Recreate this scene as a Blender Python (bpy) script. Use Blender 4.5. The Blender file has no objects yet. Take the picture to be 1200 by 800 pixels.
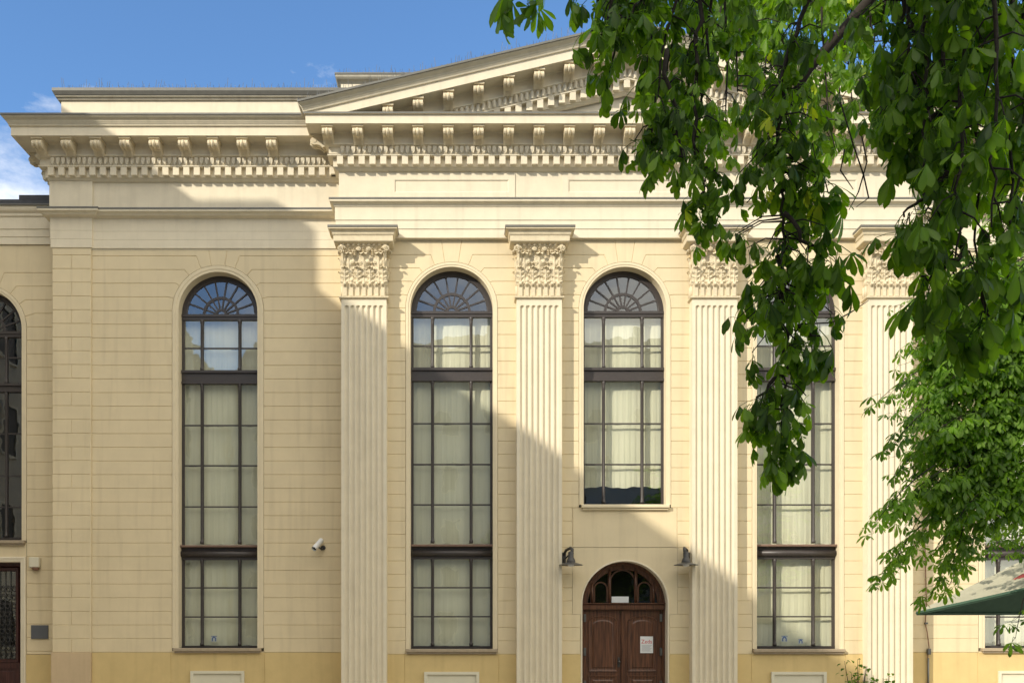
import bpy, math, random
import numpy as np
from mathutils import Matrix, Vector
PI = math.pi
scene = bpy.context.scene
COL = scene.collection
random.seed(7); rng = np.random.default_rng(11)

# ------------------------------------------------------------------ camera
CX, CY, CZ = 0.0, -21.0, 1.7
FPX, VX, VY = 1092.0, 540.0, 740.0          # focal length and principal point in photo pixels
cam_d = bpy.data.cameras.new('camera'); cam = bpy.data.objects.new('camera', cam_d); COL.objects.link(cam)
cam.location = (CX, CY, CZ); cam.rotation_euler = (PI/2, 0, 0)
cam_d.sensor_width = 36; cam_d.lens = FPX/1200*36
cam_d.shift_x = (600-VX)/1200; cam_d.shift_y = (VY-400)/1200
cam_d.clip_start = 0.05; cam_d.clip_end = 2000
scene.camera = cam
# ------------------------------------------------------------------ light
SD = Vector((1.10, 1.0, -0.79)).normalized()   # travel direction of sunlight
elev = math.asin(-SD.z); rot = math.atan2(-SD.x, -SD.y)
w = bpy.data.worlds.new("World"); scene.world = w; w.use_nodes = True
nt = w.node_tree; nt.nodes.clear()
out = nt.nodes.new('ShaderNodeOutputWorld'); bg = nt.nodes.new('ShaderNodeBackground')
sky = nt.nodes.new('ShaderNodeTexSky'); sky.sky_type = 'NISHITA'; sky.sun_disc = False
sky.sun_elevation = elev; sky.sun_rotation = rot % (2*PI); sky.air_density = 1.0; sky.dust_density = 0.1; sky.ozone_density = 4.0
tc = nt.nodes.new('ShaderNodeTexCoord')
mp = nt.nodes.new('ShaderNodeMapping'); mp.inputs['Scale'].default_value = (1.0, 1.0, 2.2); mp.inputs['Location'].default_value = (2.7, 3.3, 2.2)
nz = nt.nodes.new('ShaderNodeTexNoise'); nz.inputs['Scale'].default_value = 3.2; nz.inputs['Detail'].default_value = 9; nz.inputs['Roughness'].default_value = 0.62
nt.links.new(tc.outputs['Generated'], mp.inputs[0]); nt.links.new(mp.outputs[0], nz.inputs['Vector'])
sep = nt.nodes.new('ShaderNodeSeparateXYZ'); nt.links.new(tc.outputs['Generated'], sep.inputs[0])
def wmath(op, a, b=None, c=None):
    n = nt.nodes.new('ShaderNodeMath'); n.operation = op
    for i, v in enumerate((a, b, c)):
        if v is None: continue
        if isinstance(v, (int, float)): n.inputs[i].default_value = v
        else: nt.links.new(v, n.inputs[i])
    return n.outputs[0]
# unseen cloud bank behind the camera (-y) added as fill; clouds low front left
zz = wmath('MULTIPLY', sep.outputs['Z'], wmath('ABSOLUTE', sep.outputs['Z']))
bias = wmath('MULTIPLY', wmath('MULTIPLY', sep.outputs['Y'], zz), -1.2)
bias2 = wmath('MULTIPLY', wmath('MULTIPLY', sep.outputs['X'], sep.outputs['Y']), -0.5)
tot = wmath('ADD', wmath('ADD', nz.outputs['Fac'], bias), wmath('ADD', bias2, 0.045))
cr = nt.nodes.new('ShaderNodeValToRGB'); nt.links.new(tot, cr.inputs[0])
cr.color_ramp.elements[0].position = 0.50; cr.color_ramp.elements[1].position = 0.84
cr.color_ramp.elements[0].color = (0, 0, 0, 1); cr.color_ramp.elements[1].color = (1, 1, 1, 1)
mix = nt.nodes.new('ShaderNodeMixRGB'); mix.inputs[2].default_value = (13.0, 12.2, 10.6, 1)
hsv = nt.nodes.new('ShaderNodeHueSaturation'); hsv.inputs['Saturation'].default_value = 1.08; hsv.inputs['Value'].default_value = 1.45
nt.links.new(sky.outputs[0], hsv.inputs['Color'])
nt.links.new(cr.outputs[0], mix.inputs[0]); nt.links.new(hsv.outputs[0], mix.inputs[1])
nt.links.new(mix.outputs[0], bg.inputs[0]); bg.inputs[1].default_value = 0.11
nt.links.new(bg.outputs[0], out.inputs[0])
sd = bpy.data.lights.new('sun', 'SUN'); sd.energy = 3.0; sd.angle = math.radians(0.55); sd.color = (1.0, 0.92, 0.78)
sun = bpy.data.objects.new('sun', sd); COL.objects.link(sun); sun.rotation_euler = SD.to_track_quat('-Z', 'Y').to_euler(); sun.location = (-30, -40, 40)
scene.view_settings.view_transform = 'Standard'; scene.view_settings.look = 'None'
scene.view_settings.exposure = 0.58; scene.view_settings.gamma = 1
scene.view_settings.use_curve_mapping = False

# ------------------------------------------------------------------ helpers
def U(px, py, D):
    """point at photo direction (px,py), D metres in front of the camera"""
    return Vector(((px-VX)*D/FPX, CY+D, CZ+(VY-py)*D/FPX))
WL = {}
def tag(o, label=None, cat=None, group=None, kind=None):
    if label: o['label'] = label
    if cat: o['category'] = cat
    if group: o['group'] = group
    if kind: o['kind'] = kind
    return o
def thing(name, loc, label, cat, group=None):
    o = bpy.data.objects.new(name, None); COL.objects.link(o); o.location = loc; o.empty_display_size = .2
    WL[o.name] = Vector(loc); return tag(o, label, cat, group)
def link(name, me, parent=None, loc=None):
    """loc None: mesh in world coordinates; otherwise a local mesh standing at world loc"""
    o = bpy.data.objects.new(name, me); COL.objects.link(o)
    wl = Vector(loc) if loc is not None else Vector((0, 0, 0))
    if parent is not None:
        o.parent = parent; o.location = wl - WL[parent.name]
    else: o.location = wl
    WL[o.name] = wl
    return o
class MB:
    def __init__(s): s.v = []; s.f = []; s.sm = []
    def add(s, vs, fs, smooth=False):
        b = len(s.v); s.v += [tuple(v) for v in vs]
        for f in fs: s.f.append(tuple(i+b for i in f)); s.sm.append(smooth)
    def box(s, x0, x1, y0, y1, z0, z1):
        v = [(x, y, z) for x in (x0, x1) for y in (y0, y1) for z in (z0, z1)]
        s.add(v, [(0,1,3,2),(4,6,7,5),(0,4,5,1),(2,3,7,6),(0,2,6,4),(1,5,7,3)])
    def bbox(s, x0, x1, y0, y1, z0, z1, b=.006):
        """box with its edges bevelled"""
        cs = ((x0,x1),(y0,y1),(z0,z1)); vs = []; idx = {}
        for i in (0,1):
            for j in (0,1):
                for k in (0,1):
                    c = [cs[0][i], cs[1][j], cs[2][k]]; sg = [b if q == 0 else -b for q in (i,j,k)]
                    for a in range(3):
                        p = [c[m]+sg[m] for m in range(3)]; p[a] = c[a]
                        idx[(i,j,k,a)] = len(vs); vs.append(p)
        fs = []
        for a in range(3):
            m, n = [q for q in range(3) if q != a]
            for e in (0,1):
                f = []
                for (u, w_) in ((0,0),(1,0),(1,1),(0,1)):
                    t = [0,0,0]; t[a] = e; t[m] = u; t[n] = w_; f.append(idx[tuple(t)+(a,)])
                fs.append(f)
        for a in range(3):
            m, n = [q for q in range(3) if q != a]
            for u in (0,1):
                for w_ in (0,1):
                    t0 = [0,0,0]; t0[m] = u; t0[n] = w_; t1 = list(t0); t1[a] = 1
                    fs.append([idx[tuple(t0)+(m,)], idx[tuple(t0)+(n,)], idx[tuple(t1)+(n,)], idx[tuple(t1)+(m,)]])
        for i in (0,1):
            for j in (0,1):
                for k in (0,1): fs.append([idx[(i,j,k,a)] for a in range(3)])
        s.add(vs, fs)
    def tube(s, pts, rad, n=8, caps=True, smooth=True):
        pts = [Vector(p) for p in pts]; rs = rad if hasattr(rad, '__len__') else [rad]*len(pts)
        vs = []; fs = []; up = None
        for i, p in enumerate(pts):
            t = (pts[min(i+1, len(pts)-1)]-pts[max(i-1, 0)])
            if t.length < 1e-9: t = Vector((0,0,1))
            t.normalize()
            if up is None: up = t.orthogonal().normalized()
            else:
                up = up - t*up.dot(t)
                up = up.normalized() if up.length > 1e-6 else t.orthogonal().normalized()
            b = t.cross(up)
            for k in range(n):
                a = 2*PI*k/n; vs.append(p+(up*math.cos(a)+b*math.sin(a))*rs[i])
        for i in range(len(pts)-1):
            for k in range(n): fs.append((i*n+k, i*n+(k+1) % n, (i+1)*n+(k+1) % n, (i+1)*n+k))
        if caps: fs.append(tuple(range(n))[::-1]); fs.append(tuple(range((len(pts)-1)*n, len(pts)*n)))
        s.add(vs, fs, smooth)
    def lathe(s, c, prof, n=16, axis='z', smooth=True):
        """prof: (radius, height) along the axis"""
        c = Vector(c); vs = []; fs = []
        for r, h in prof:
            for k in range(n):
                a = 2*PI*k/n; q = (r*math.cos(a), r*math.sin(a), h)
                if axis == 'y': q = (q[0], q[2], q[1])
                elif axis == 'x': q = (q[2], q[0], q[1])
                vs.append(c+Vector(q))
        for i in range(len(prof)-1):
            for k in range(n): fs.append((i*n+k, i*n+(k+1) % n, (i+1)*n+(k+1) % n, (i+1)*n+k))
        s.add(vs, fs, smooth)
        s.add([vs[k] for k in range(n)], [tuple(range(n))]); s.add(vs[-n:], [tuple(range(n))])
    def sweep_plan(s, path, prof, ext=None):
        """profile (out, z) along a plan path (x,y), mitred"""
        n = len(path); vs = []
        for i in range(n):
            nn = []
            for a, b in ((i-1, i), (i, i+1)):
                if a < 0 or b >= n: continue
                d = Vector((path[b][0]-path[a][0], path[b][1]-path[a][1])).normalized(); nn.append(Vector((d.y, -d.x)))
            m = nn[0] if len(nn) == 1 else (nn[0]+nn[1])/(1+nn[0].dot(nn[1]))
            for o, z in prof: vs.append((path[i][0]+m.x*o, path[i][1]+m.y*o, z))
        k = len(prof); fs = []
        for i in range(n-1):
            for j in range(k-1): fs.append((i*k+j, (i+1)*k+j, (i+1)*k+j+1, i*k+j+1))
        s.add(vs, fs)
    def sweep_xz(s, path, prof, closed=False):
        """profile (offset to the left of the path, y) along a path in the XZ plane"""
        n = len(path); vs = []
        for i in range(n):
            nn = []
            for a, b in ((i-1, i), (i, i+1)):
                if not closed and (a < 0 or b >= n): continue
                a %= n; b %= n
                d = Vector((path[b][0]-path[a][0], path[b][1]-path[a][1])).normalized(); nn.append(Vector((-d.y, d.x)))
            m = nn[0] if len(nn) == 1 else (nn[0]+nn[1])/(1+nn[0].dot(nn[1]))
            for o, y in prof: vs.append((path[i][0]+m.x*o, y, path[i][1]+m.y*o))
        k = len(prof); fs = []
        for i in range(n if closed else n-1):
            for j in range(k-1): fs.append((i*k+j, ((i+1) % n)*k+j, ((i+1) % n)*k+j+1, i*k+j+1))
        s.add(vs, fs)
    def panel(s, pts, y, g=.0095, d=.014):
        """wall block: polygon in XZ at depth y, its rim chamfered back by d"""
        a = sum(pts[i][0]*pts[(i+1) % len(pts)][1]-pts[(i+1) % len(pts)][0]*pts[i][1] for i in range(len(pts)))
        if a < 0: pts = pts[::-1]
        n = len(pts)
        if g <= 0:
            s.add([(p[0], y, p[1]) for p in pts], [tuple(range(n))]); return
        ins = []
        for i in range(n):
            p0, p1, p2 = Vector(pts[i-1]), Vector(pts[i]), Vector(pts[(i+1) % n])
            d1 = (p1-p0).normalized(); d2 = (p2-p1).normalized()
            n1 = Vector((-d1.y, d1.x)); n2 = Vector((-d2.y, d2.x)); m = (n1+n2)/max(.3, 1+n1.dot(n2))
            ins.append(p1+m*g)
        vs = [(p[0], y+d, p[1]) for p in pts]+[(p[0], y, p[1]) for p in ins]
        s.add(vs, [tuple(range(n, 2*n))]+[(i, (i+1) % n, n+(i+1) % n, n+i) for i in range(n)])
    def mesh(s, name, mat):
        me = bpy.data.meshes.new(name); me.from_pydata(s.v, [], s.f)
        me.polygons.foreach_set('use_smooth', s.sm); me.materials.append(mat); me.update()
        return me
    def build(s, name, mat, parent=None, loc=None, fix=True):
        me = s.mesh(name, mat)
        if fix:
            import bmesh
            bm = bmesh.new(); bm.from_mesh(me); bmesh.ops.recalc_face_normals(bm, faces=bm.faces); bm.to_mesh(me); bm.free()
        return link(name, me, parent, loc)
def copyo(o, parent, loc):
    c = o.copy(); COL.objects.link(c); c.parent = parent
    c.location = Vector(loc)-(WL[parent.name] if parent else Vector((0,0,0))); WL[c.name] = Vector(loc); return c

# ------------------------------------------------------------------ materials
def mat(name, col, rough=.8, metal=0, spec=.5, var=.06, scale=3.0, bump=0., bscale=60., streak=0., dirt=None):
    m = bpy.data.materials.new(name); m.use_nodes = True; t = m.node_tree; p = t.nodes['Principled BSDF']
    p.inputs['Roughness'].default_value = rough; p.inputs['Metallic'].default_value = metal
    p.inputs['Specular IOR Level'].default_value = spec
    geo = t.nodes.new('ShaderNodeNewGeometry')
    n1 = t.nodes.new('ShaderNodeTexNoise'); n1.inputs['Scale'].default_value = scale; n1.inputs['Detail'].default_value = 6
    n1.inputs['Roughness'].default_value = .65
    t.links.new(geo.outputs['Position'], n1.inputs['Vector'])
    r = t.nodes.new('ShaderNodeMapRange'); r.inputs[1].default_value = .3; r.inputs[2].default_value = .7
    r.inputs[3].default_value = 1-var; r.inputs[4].default_value = 1+var
    t.links.new(n1.outputs['Fac'], r.inputs[0])
    vm = t.nodes.new('ShaderNodeVectorMath'); vm.operation = 'SCALE'; vm.inputs[0].default_value = col
    t.links.new(r.outputs[0], vm.inputs['Scale'])
    last = vm.outputs[0]
    if streak > 0:
        mpn = t.nodes.new('ShaderNodeMapping'); mpn.inputs['Scale'].default_value = (5, 5, .35)
        t.links.new(geo.outputs['Position'], mpn.inputs[0])
        n2 = t.nodes.new('ShaderNodeTexNoise'); n2.inputs['Scale'].default_value = 1.3; n2.inputs['Detail'].default_value = 7
        t.links.new(mpn.outputs[0], n2.inputs['Vector'])
        r2 = t.nodes.new('ShaderNodeMapRange'); r2.inputs[1].default_value = .52; r2.inputs[2].default_value = .8
        r2.inputs[3].default_value = 0; r2.inputs[4].default_value = streak
        t.links.new(n2.outputs['Fac'], r2.inputs[0])
        mx = t.nodes.new('ShaderNodeMixRGB'); mx.inputs[2].default_value = (*(dirt or (col[0]*.55, col[1]*.52, col[2]*.5)), 1)
        t.links.new(r2.outputs[0], mx.inputs[0]); t.links.new(last, mx.inputs[1]); last = mx.outputs[0]
    t.links.new(last, p.inputs['Base Color'])
    if bump > 0:
        n3 = t.nodes.new('ShaderNodeTexNoise'); n3.inputs['Scale'].default_value = bscale; n3.inputs['Detail'].default_value = 4
        t.links.new(geo.outputs['Position'], n3.inputs['Vector'])
        b = t.nodes.new('ShaderNodeBump'); b.inputs['Strength'].default_value = bump; b.inputs['Distance'].default_value = .01
        t.links.new(n3.outputs['Fac'], b.inputs['Height']); t.links.new(b.outputs[0], p.inputs['Normal'])
    return m
M_WALL = mat('cream_stucco', (.69, .583, .385), .92, spec=.2, var=.055, scale=1.3, bump=.22, bscale=45, streak=.30)
M_WALLP = mat('cream_surround', (.70, .605, .42), .9, spec=.2, var=.04, scale=3, bump=.15, bscale=70, streak=.12)
M_TRIM = mat('pale_trim', (.715, .64, .485), .88, spec=.2, var=.05, scale=3, bump=.2, bscale=60, streak=.24)
M_ORN = mat('ornament_stucco', (.66, .57, .40), .9, spec=.2, var=.10, scale=9, bump=.25, bscale=90, streak=.25)
M_OCHRE = mat('ochre_plinth', (.62, .475, .225), .9, spec=.2, var=.06, scale=2.2, bump=.25, bscale=40, streak=.25)
M_BEIGE = mat('beige_plinth', (.56, .43, .27), .9, spec=.2, var=.06, scale=2.2, bump=.25, bscale=40, streak=.25)
M_FLASH = mat('zinc_flashing', (.15, .145, .125), .5, metal=.3, var=.12, scale=6)
M_STAIN = mat('weathered_coping', (.36, .33, .255), .9, var=.14, scale=5, bump=.2, streak=.6)
M_CYMA = mat('grimy_shaded_moulding', (.50, .45, .335), .9, var=.08, scale=5, bump=.2, streak=.35)  # greyer than the trim: dirt plus underside shade put into the colour
M_ROOF = mat('dark_roof', (.055, .058, .066), .6, var=.2, scale=5)
M_FRAME = mat('dark_window_paint', (.048, .040, .037), .42, var=.15, scale=20)
M_SILLW = mat('brown_sill', (.19, .12, .085), .6, var=.15, scale=12)
M_SILL = mat('stone_sill', (.36, .29, .2), .7, var=.12, scale=12)
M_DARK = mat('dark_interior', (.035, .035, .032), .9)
M_STEEL = mat('grey_steel', (.16, .16, .155), .42, metal=.8, var=.15, scale=15)
M_IRON = mat('weathered_iron', (.075, .072, .068), .5, metal=.6, var=.25, scale=40)
M_WHITE = mat('white_plastic', (.74, .75, .74), .35, var=.03)
M_CABLE = mat('copper_cable', (.23, .12, .075), .6, var=.2, scale=30)
M_BARK = mat('bark', (.026, .020, .015), .95, var=.4, scale=14, bump=.8, bscale=30)
M_GROUND = mat('courtyard_paving', (.44, .40, .33), .9, var=.15, scale=1.2, bump=.5, bscale=9)
M_HOUSE1 = mat('tenement_plaster', (.55, .48, .37), .9, var=.1, scale=.8, streak=.4)
M_HOUSE2 = mat('grey_tenement_plaster', (.46, .44, .39), .9, var=.1, scale=.8, streak=.4)
M_TILE = mat('roof_tile', (.17, .12, .10), .8, var=.25, scale=3)
M_PLAQUE = mat('slate_plaque', (.10, .105, .115), .35, var=.08)
M_PAPER = mat('paper', (.70, .72, .72), .8, var=.02)
M_RED = mat('red_print', (.55, .05, .06), .6, var=.05)
M_INK = mat('grey_print', (.25, .25, .27), .7, var=.05)
M_BLUE = mat('blue_sticker', (.06, .14, .42), .4, var=.05)
M_GREEN = mat('green_fabric', (.055, .11, .07), .8, var=.1, scale=10)
M_CANVAS = mat('cream_canvas', (.42, .40, .29), .9, var=.07, scale=5, streak=.25)
M_VENT = mat('white_panel', (.66, .62, .48), .7, var=.04)

def wood(name, c1, c2):
    m = bpy.data.materials.new(name); m.use_nodes = True; t = m.node_tree; p = t.nodes['Principled BSDF']
    g = t.nodes.new('ShaderNodeNewGeometry'); mp_ = t.nodes.new('ShaderNodeMapping'); mp_.inputs['Scale'].default_value = (22, 22, 1.4)
    t.links.new(g.outputs['Position'], mp_.inputs[0])
    n = t.nodes.new('ShaderNodeTexNoise'); n.inputs['Scale'].default_value = 1.5; n.inputs['Detail'].default_value = 8
    t.links.new(mp_.outputs[0], n.inputs['Vector'])
    c = t.nodes.new('ShaderNodeValToRGB'); c.color_ramp.elements[0].position = .35; c.color_ramp.elements[1].position = .68
    c.color_ramp.elements[0].color = (*c1, 1); c.color_ramp.elements[1].color = (*c2, 1)
    t.links.new(n.outputs['Fac'], c.inputs[0]); t.links.new(c.outputs[0], p.inputs['Base Color'])
    p.inputs['Roughness'].default_value = .38
    b = t.nodes.new('ShaderNodeBump'); b.inputs['Strength'].default_value = .15; b.inputs['Distance'].default_value = .004
    t.links.new(n.outputs['Fac'], b.inputs['Height']); t.links.new(b.outputs[0], p.inputs['Normal'])
    return m
M_DOOR = wood('varnished_oak', (.050, .020, .010), (.14, .058, .028))
M_DOOR2 = wood('dark_mahogany', (.028, .009, .008), (.075, .026, .022))

def glass_mat(name, refl, tint=(.80, .86, .80)):
    m = bpy.data.materials.new(name); m.use_nodes = True; t = m.node_tree; t.nodes.remove(t.nodes['Principled BSDF'])
    o = t.nodes['Material Output']; tr = t.nodes.new('ShaderNodeBsdfTransparent'); tr.inputs[0].default_value = (*tint, 1)
    gl = t.nodes.new('ShaderNodeBsdfGlossy'); gl.inputs['Roughness'].default_value = 0.01; gl.inputs['Color'].default_value = (.93, .97, 1, 1)
    lw = t.nodes.new('ShaderNodeLayerWeight'); lw.inputs[0].default_value = .5
    fr = t.nodes.new('ShaderNodeMath'); fr.operation = 'POWER'; fr.inputs[1].default_value = 4.0; t.links.new(lw.outputs['Facing'], fr.inputs[0])
    ad = t.nodes.new('ShaderNodeMath'); ad.operation = 'ADD'; ad.use_clamp = True; ad.inputs[1].default_value = refl
    g = t.nodes.new('ShaderNodeNewGeometry')
    n = t.nodes.new('ShaderNodeTexNoise'); n.inputs['Scale'].default_value = 1.6; n.inputs['Detail'].default_value = 2
    t.links.new(g.outputs['Position'], n.inputs['Vector'])
    b = t.nodes.new('ShaderNodeBump'); b.inputs['Strength'].default_value = .25; b.inputs['Distance'].default_value = .01
    t.links.new(n.outputs['Fac'], b.inputs['Height']); t.links.new(b.outputs[0], gl.inputs['Normal'])
    mx = t.nodes.new('ShaderNodeMixShader')
    t.links.new(fr.outputs[0], ad.inputs[0]); t.links.new(ad.outputs[0], mx.inputs[0])
    t.links.new(tr.outputs[0], mx.inputs[1]); t.links.new(gl.outputs[0], mx.inputs[2]); t.links.new(mx.outputs[0], o.inputs[0])
    return m
M_GLASS = glass_mat('window_glass', .145, (.885, .89, .84))
M_GLASSD = glass_mat('door_glass', .04, (.6, .6, .55))
M_CURT = bpy.data.materials.new('sheer_curtain'); M_CURT.use_nodes = True
_t = M_CURT.node_tree; _p = _t.nodes['Principled BSDF']; _p.inputs['Base Color'].default_value = (.66, .72, .60, 1); _p.inputs['Roughness'].default_value = .9
_g = _t.nodes.new('ShaderNodeNewGeometry'); _m = _t.nodes.new('ShaderNodeMapping'); _m.inputs['Scale'].default_value = (9, 9, .5); _t.links.new(_g.outputs['Position'], _m.inputs[0])
_n = _t.nodes.new('ShaderNodeTexNoise'); _n.inputs['Scale'].default_value = 1.2; _n.inputs['Detail'].default_value = 5; _t.links.new(_m.outputs[0], _n.inputs['Vector'])
_c = _t.nodes.new('ShaderNodeValToRGB'); _c.color_ramp.elements[0].position = .3; _c.color_ramp.elements[1].position = .7
_c.color_ramp.elements[0].color = (.74, .735, .585, 1); _c.color_ramp.elements[1].color = (.81, .80, .655, 1)
_t.links.new(_n.outputs['Fac'], _c.inputs[0]); _t.links.new(_c.outputs[0], _p.inputs['Base Color'])

def leaf_mat(name, c_dark, c_light, trans):
    m = bpy.data.materials.new(name); m.use_nodes = True; t = m.node_tree; p = t.nodes['Principled BSDF']; o = t.nodes['Material Output']
    at = t.nodes.new('ShaderNodeAttribute'); at.attribute_name = 'tone'
    c = t.nodes.new('ShaderNodeValToRGB'); c.color_ramp.elements[0].color = (*c_dark, 1); c.color_ramp.elements[1].color = (*c_light, 1); c.color_ramp.elements[1].position = .93
    e_ = c.color_ramp.elements.new(1.0); e_.color = (.20, .21, .025, 1)
    t.links.new(at.outputs['Fac'], c.inputs[0]); t.links.new(c.outputs[0], p.inputs['Base Color'])
    p.inputs['Roughness'].default_value = .55; p.inputs['Specular IOR Level'].default_value = .22
    tl = t.nodes.new('ShaderNodeBsdfTranslucent')
    mm = t.nodes.new('ShaderNodeMixRGB'); mm.blend_type = 'MULTIPLY'; mm.inputs[0].default_value = 1; mm.inputs[2].default_value = (*trans, 1)
    t.links.new(c.outputs[0], mm.inputs[1]); t.links.new(mm.outputs[0], tl.inputs[0])
    ms = t.nodes.new('ShaderNodeAddShader'); t.links.new(p.outputs[0], ms.inputs[0]); t.links.new(tl.outputs[0], ms.inputs[1]); t.links.new(ms.outputs[0], o.inputs[0])
    return m
M_LEAF = leaf_mat('chestnut_leaf', (.009, .024, .004), (.068, .114, .011), (3.2, 3.5, .4))
M_LEAFB = leaf_mat('linden_leaf', (.018, .045, .007), (.090, .150, .018), (2.6, 2.8, .45))

# ------------------------------------------------------------------ ground
g = MB(); g.add([(-600, -600, 0), (600, -600, 0), (600, 600, 0), (-600, 600, 0)], [(0, 1, 2, 3)])
tag(g.build('ground', M_GROUND), kind='structure')

# ================================================================== SYNAGOGUE-LIKE HALL
BL = thing('classical_hall', (3.7, 0, 0), 'large cream neoclassical hall with pediment, fluted pilasters and tall arched windows behind the trees', 'building')
XC = 3.70; XL, XR = -2.69, 10.09         # middle block corners
XLL, XRR = XC-13.05, XC+13.05            # outer corners of the side blocks
YS = .5                                  # set-back of the side blocks
PX = [XC+1.9525*k for k in (-3, -1, 1, 3)]
DZP = 1.2                                # plinth top
def arc(cx, cz, r, a0, a1, n):
    return [(cx+r*math.cos(math.radians(a0+(a1-a0)*i/n)), cz+r*math.sin(math.radians(a0+(a1-a0)*i/n))) for i in range(n+1)]

def bay(mb, xl, xr, cx, R, zs, zbot, y, z0, dz, ztop, splits=()):
    """rusticated wall bay with an arched opening of radius R (outer), courses of height dz"""
    n = int(round((ztop-z0)/dz)); zc = [z0+dz*k for k in range(n+1)]; zc[-1] = ztop
    zlev = [z for z in zc if z > zs+.06]
    bends = {}; k = 0
    # radial joints: first course joint above the springing gets the lowest angle
    side = [z for z in zlev[:-1]]
    angs = []
    for i, z in enumerate(side):
        a = 16+ i*17.5
        if a > 74: break
        angs.append((z, a))
    for sgn in (-1, 1):
        xe = xl if sgn < 0 else xr
        # straight courses
        prev_z = zbot; prev = None
        for z0_, z1_ in zip(zc[:-1], zc[1:]):
            if z1_ > (angs[0][0] if angs else 99)-dz+1e-6 and z1_ > zs: break
            a, b = z0_, z1_
            if a < zbot-1e-4: continue
            mb.panel([(xe, a), (cx+sgn*R, a), (cx+sgn*R, b), (xe, b)], y)
            last = b
        # first bent course: from 'last' joint up to angs[0]
        lo_z = last; lo_a = None
        seq = angs+[(ztop, 81.5)]
        for (z, a) in seq:
            pts = [(xe, lo_z)]
            if lo_a is None:
                pts += [(cx+sgn*R, lo_z)]
                if lo_z < zs: pts += [(cx+sgn*R, zs)]
                a_from = max(0, math.degrees(math.asin(max(0, min(1, (lo_z-zs)/R)))))
                if lo_z > zs: pts[-1] = (cx+sgn*R*math.cos(math.radians(a_from)), lo_z)
            else:
                pts += [lo_b, lo_p]; a_from = lo_a
            m_ = 5
            for i in range(1, m_+1):
                aa = math.radians(a_from+(a-a_from)*i/m_); pts.append((cx+sgn*R*math.cos(aa), zs+R*math.sin(aa)))
            ar = math.radians(a); pA = pts[-1]
            # follow the radius outwards until the course joint, capped
            tlen = min((z-pA[1])/max(math.sin(ar), .01), 9)
            ext = (z-pA[1])/math.tan(ar) if a < 89 else 0
            if z < pA[1]+.03: ext = .1; zz = z
            if a < 75: ext = min(max(ext, .04), .30)
            pB = (pA[0]+sgn*ext, z)
            pB = (max(min(pB[0], max(xe, cx)), min(xe, cx)), z)
            pts += [pB]
            if abs(pB[0]-xe) > .02: pts += [(xe, z)]
            mb.panel(pts, y)
            lo_z, lo_a, lo_p, lo_b = z, a, pA, pB
        top_pt = (lo_p, lo_b)
        if sgn < 0: tl = top_pt
        else: tr = top_pt
    # keystone
    m_ = 4; pts = [tl[1], tl[0]]+[(cx+R*math.cos(math.radians(180-81.5-(17)*i/m_)), zs+R*math.sin(math.radians(180-81.5-17*i/m_))) for i in range(1, m_)]+[tr[0], tr[1]]
    mb.panel(pts, y)

def plain_courses(mb, xl, xr, y, z0, dz, ztop, vert=None):
    n = int(round((ztop-z0)/dz))
    for k in range(n):
        a = z0+dz*k; b = ztop if k == n-1 else a+dz
        if vert and k % 2 == 0: 
            xm = xl+(xr-xl)*vert; mb.panel([(xl, a), (xm, a), (xm, b), (xl, b)], y); mb.panel([(xm, a), (xr, a), (xr, b), (xm, b)], y)
        else: mb.panel([(xl, a), (xr, a), (xr, b), (xl, b)], y)

R_C, HW_C, ZS_C = 1.035, .93, 8.99
R_S, HW_S, ZS_S = 1.055, .91, 9.09
WX = [XC-3.905, XC, XC+3.905]
ZTOP = 10.55
wall = MB()
DZC = .2997; DZS = .315
n_top_c = 31
for i, cx in enumerate(WX):
    xl, xr = PX[i]+.4, PX[i+1]-.4
    if i != 1:
        bay(wall, xl, xr, cx, R_C, ZS_C, DZP, 0, DZP, DZC, ZTOP)
    else:
        # upper window starts at 4.49, panel and door below
        zb = DZP+DZC*11   # 4.497
        bay(wall, xl, xr, cx, R_C, ZS_C, zb, 0, DZP, DZC, ZTOP)
        hwp = 1.18; zpan = DZP+DZC*8  # 3.598
        for k in range(0, 11):
            a, b = DZP+DZC*k, DZP+DZC*(k+1)
            hh = 1.0 if b < 2.35 else hwp
            for sgn, xe in ((-1, xl), (1, xr)):
                wall.panel([(xe, a), (cx+sgn*hh, a), (cx+sgn*hh, b), (xe, b)], 0)
        wall.panel([(cx-hwp, zpan), (cx+hwp, zpan), (cx+hwp, zb), (cx-hwp, zb)], 0, g=.012, d=.02)
        # door spandrel
        RD, ZD = .97, 2.33
        zj = DZP+DZC*3
        ar = arc(cx, ZD, RD, 0, 180, 32)
        for sgn in (-1, 1):
            a2 = [p for p in ar if (p[0]-cx)*sgn >= -1e-6]
            a2.sort(key=lambda p: p[1])
            pts = [(cx+sgn*hwp, zj), (cx+sgn*RD, zj)]+a2+[(cx, zpan), (cx+sgn*hwp, zpan)]
            wall.panel(pts, 0, g=0)
        for sgn in (-1, 1):
            wall.panel([(cx+sgn*RD, 0), (cx+sgn*1.0, 0), (cx+sgn*1.0, zj), (cx+sgn*RD, zj)], 0, g=0)
# side blocks
for sgn in (-1, 1):
    cx = XC+sgn*9.305
    a, b = (XLL+.836, XL+.02) if sgn < 0 else (XR-.02, XRR-.836)
    bay(wall, a, b, cx, R_S, ZS_S, DZP+.03, YS, DZP+.03, DZS, 10.68)
wall.box(XL, XL+.03, .0, YS, 0, ZTOP); wall.box(XR-.03, XR, .0, YS, 0, ZTOP)
# return and rear walls, closing the hall
wall.box(XLL, XLL+.3, YS+.3, 15, 0, 13); wall.box(XRR-.3, XRR, YS+.3, 15, 0, 13); wall.box(XLL, XRR, 15, 15.3, 0, 13)
wall.build('wall', M_WALL, BL)
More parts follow.
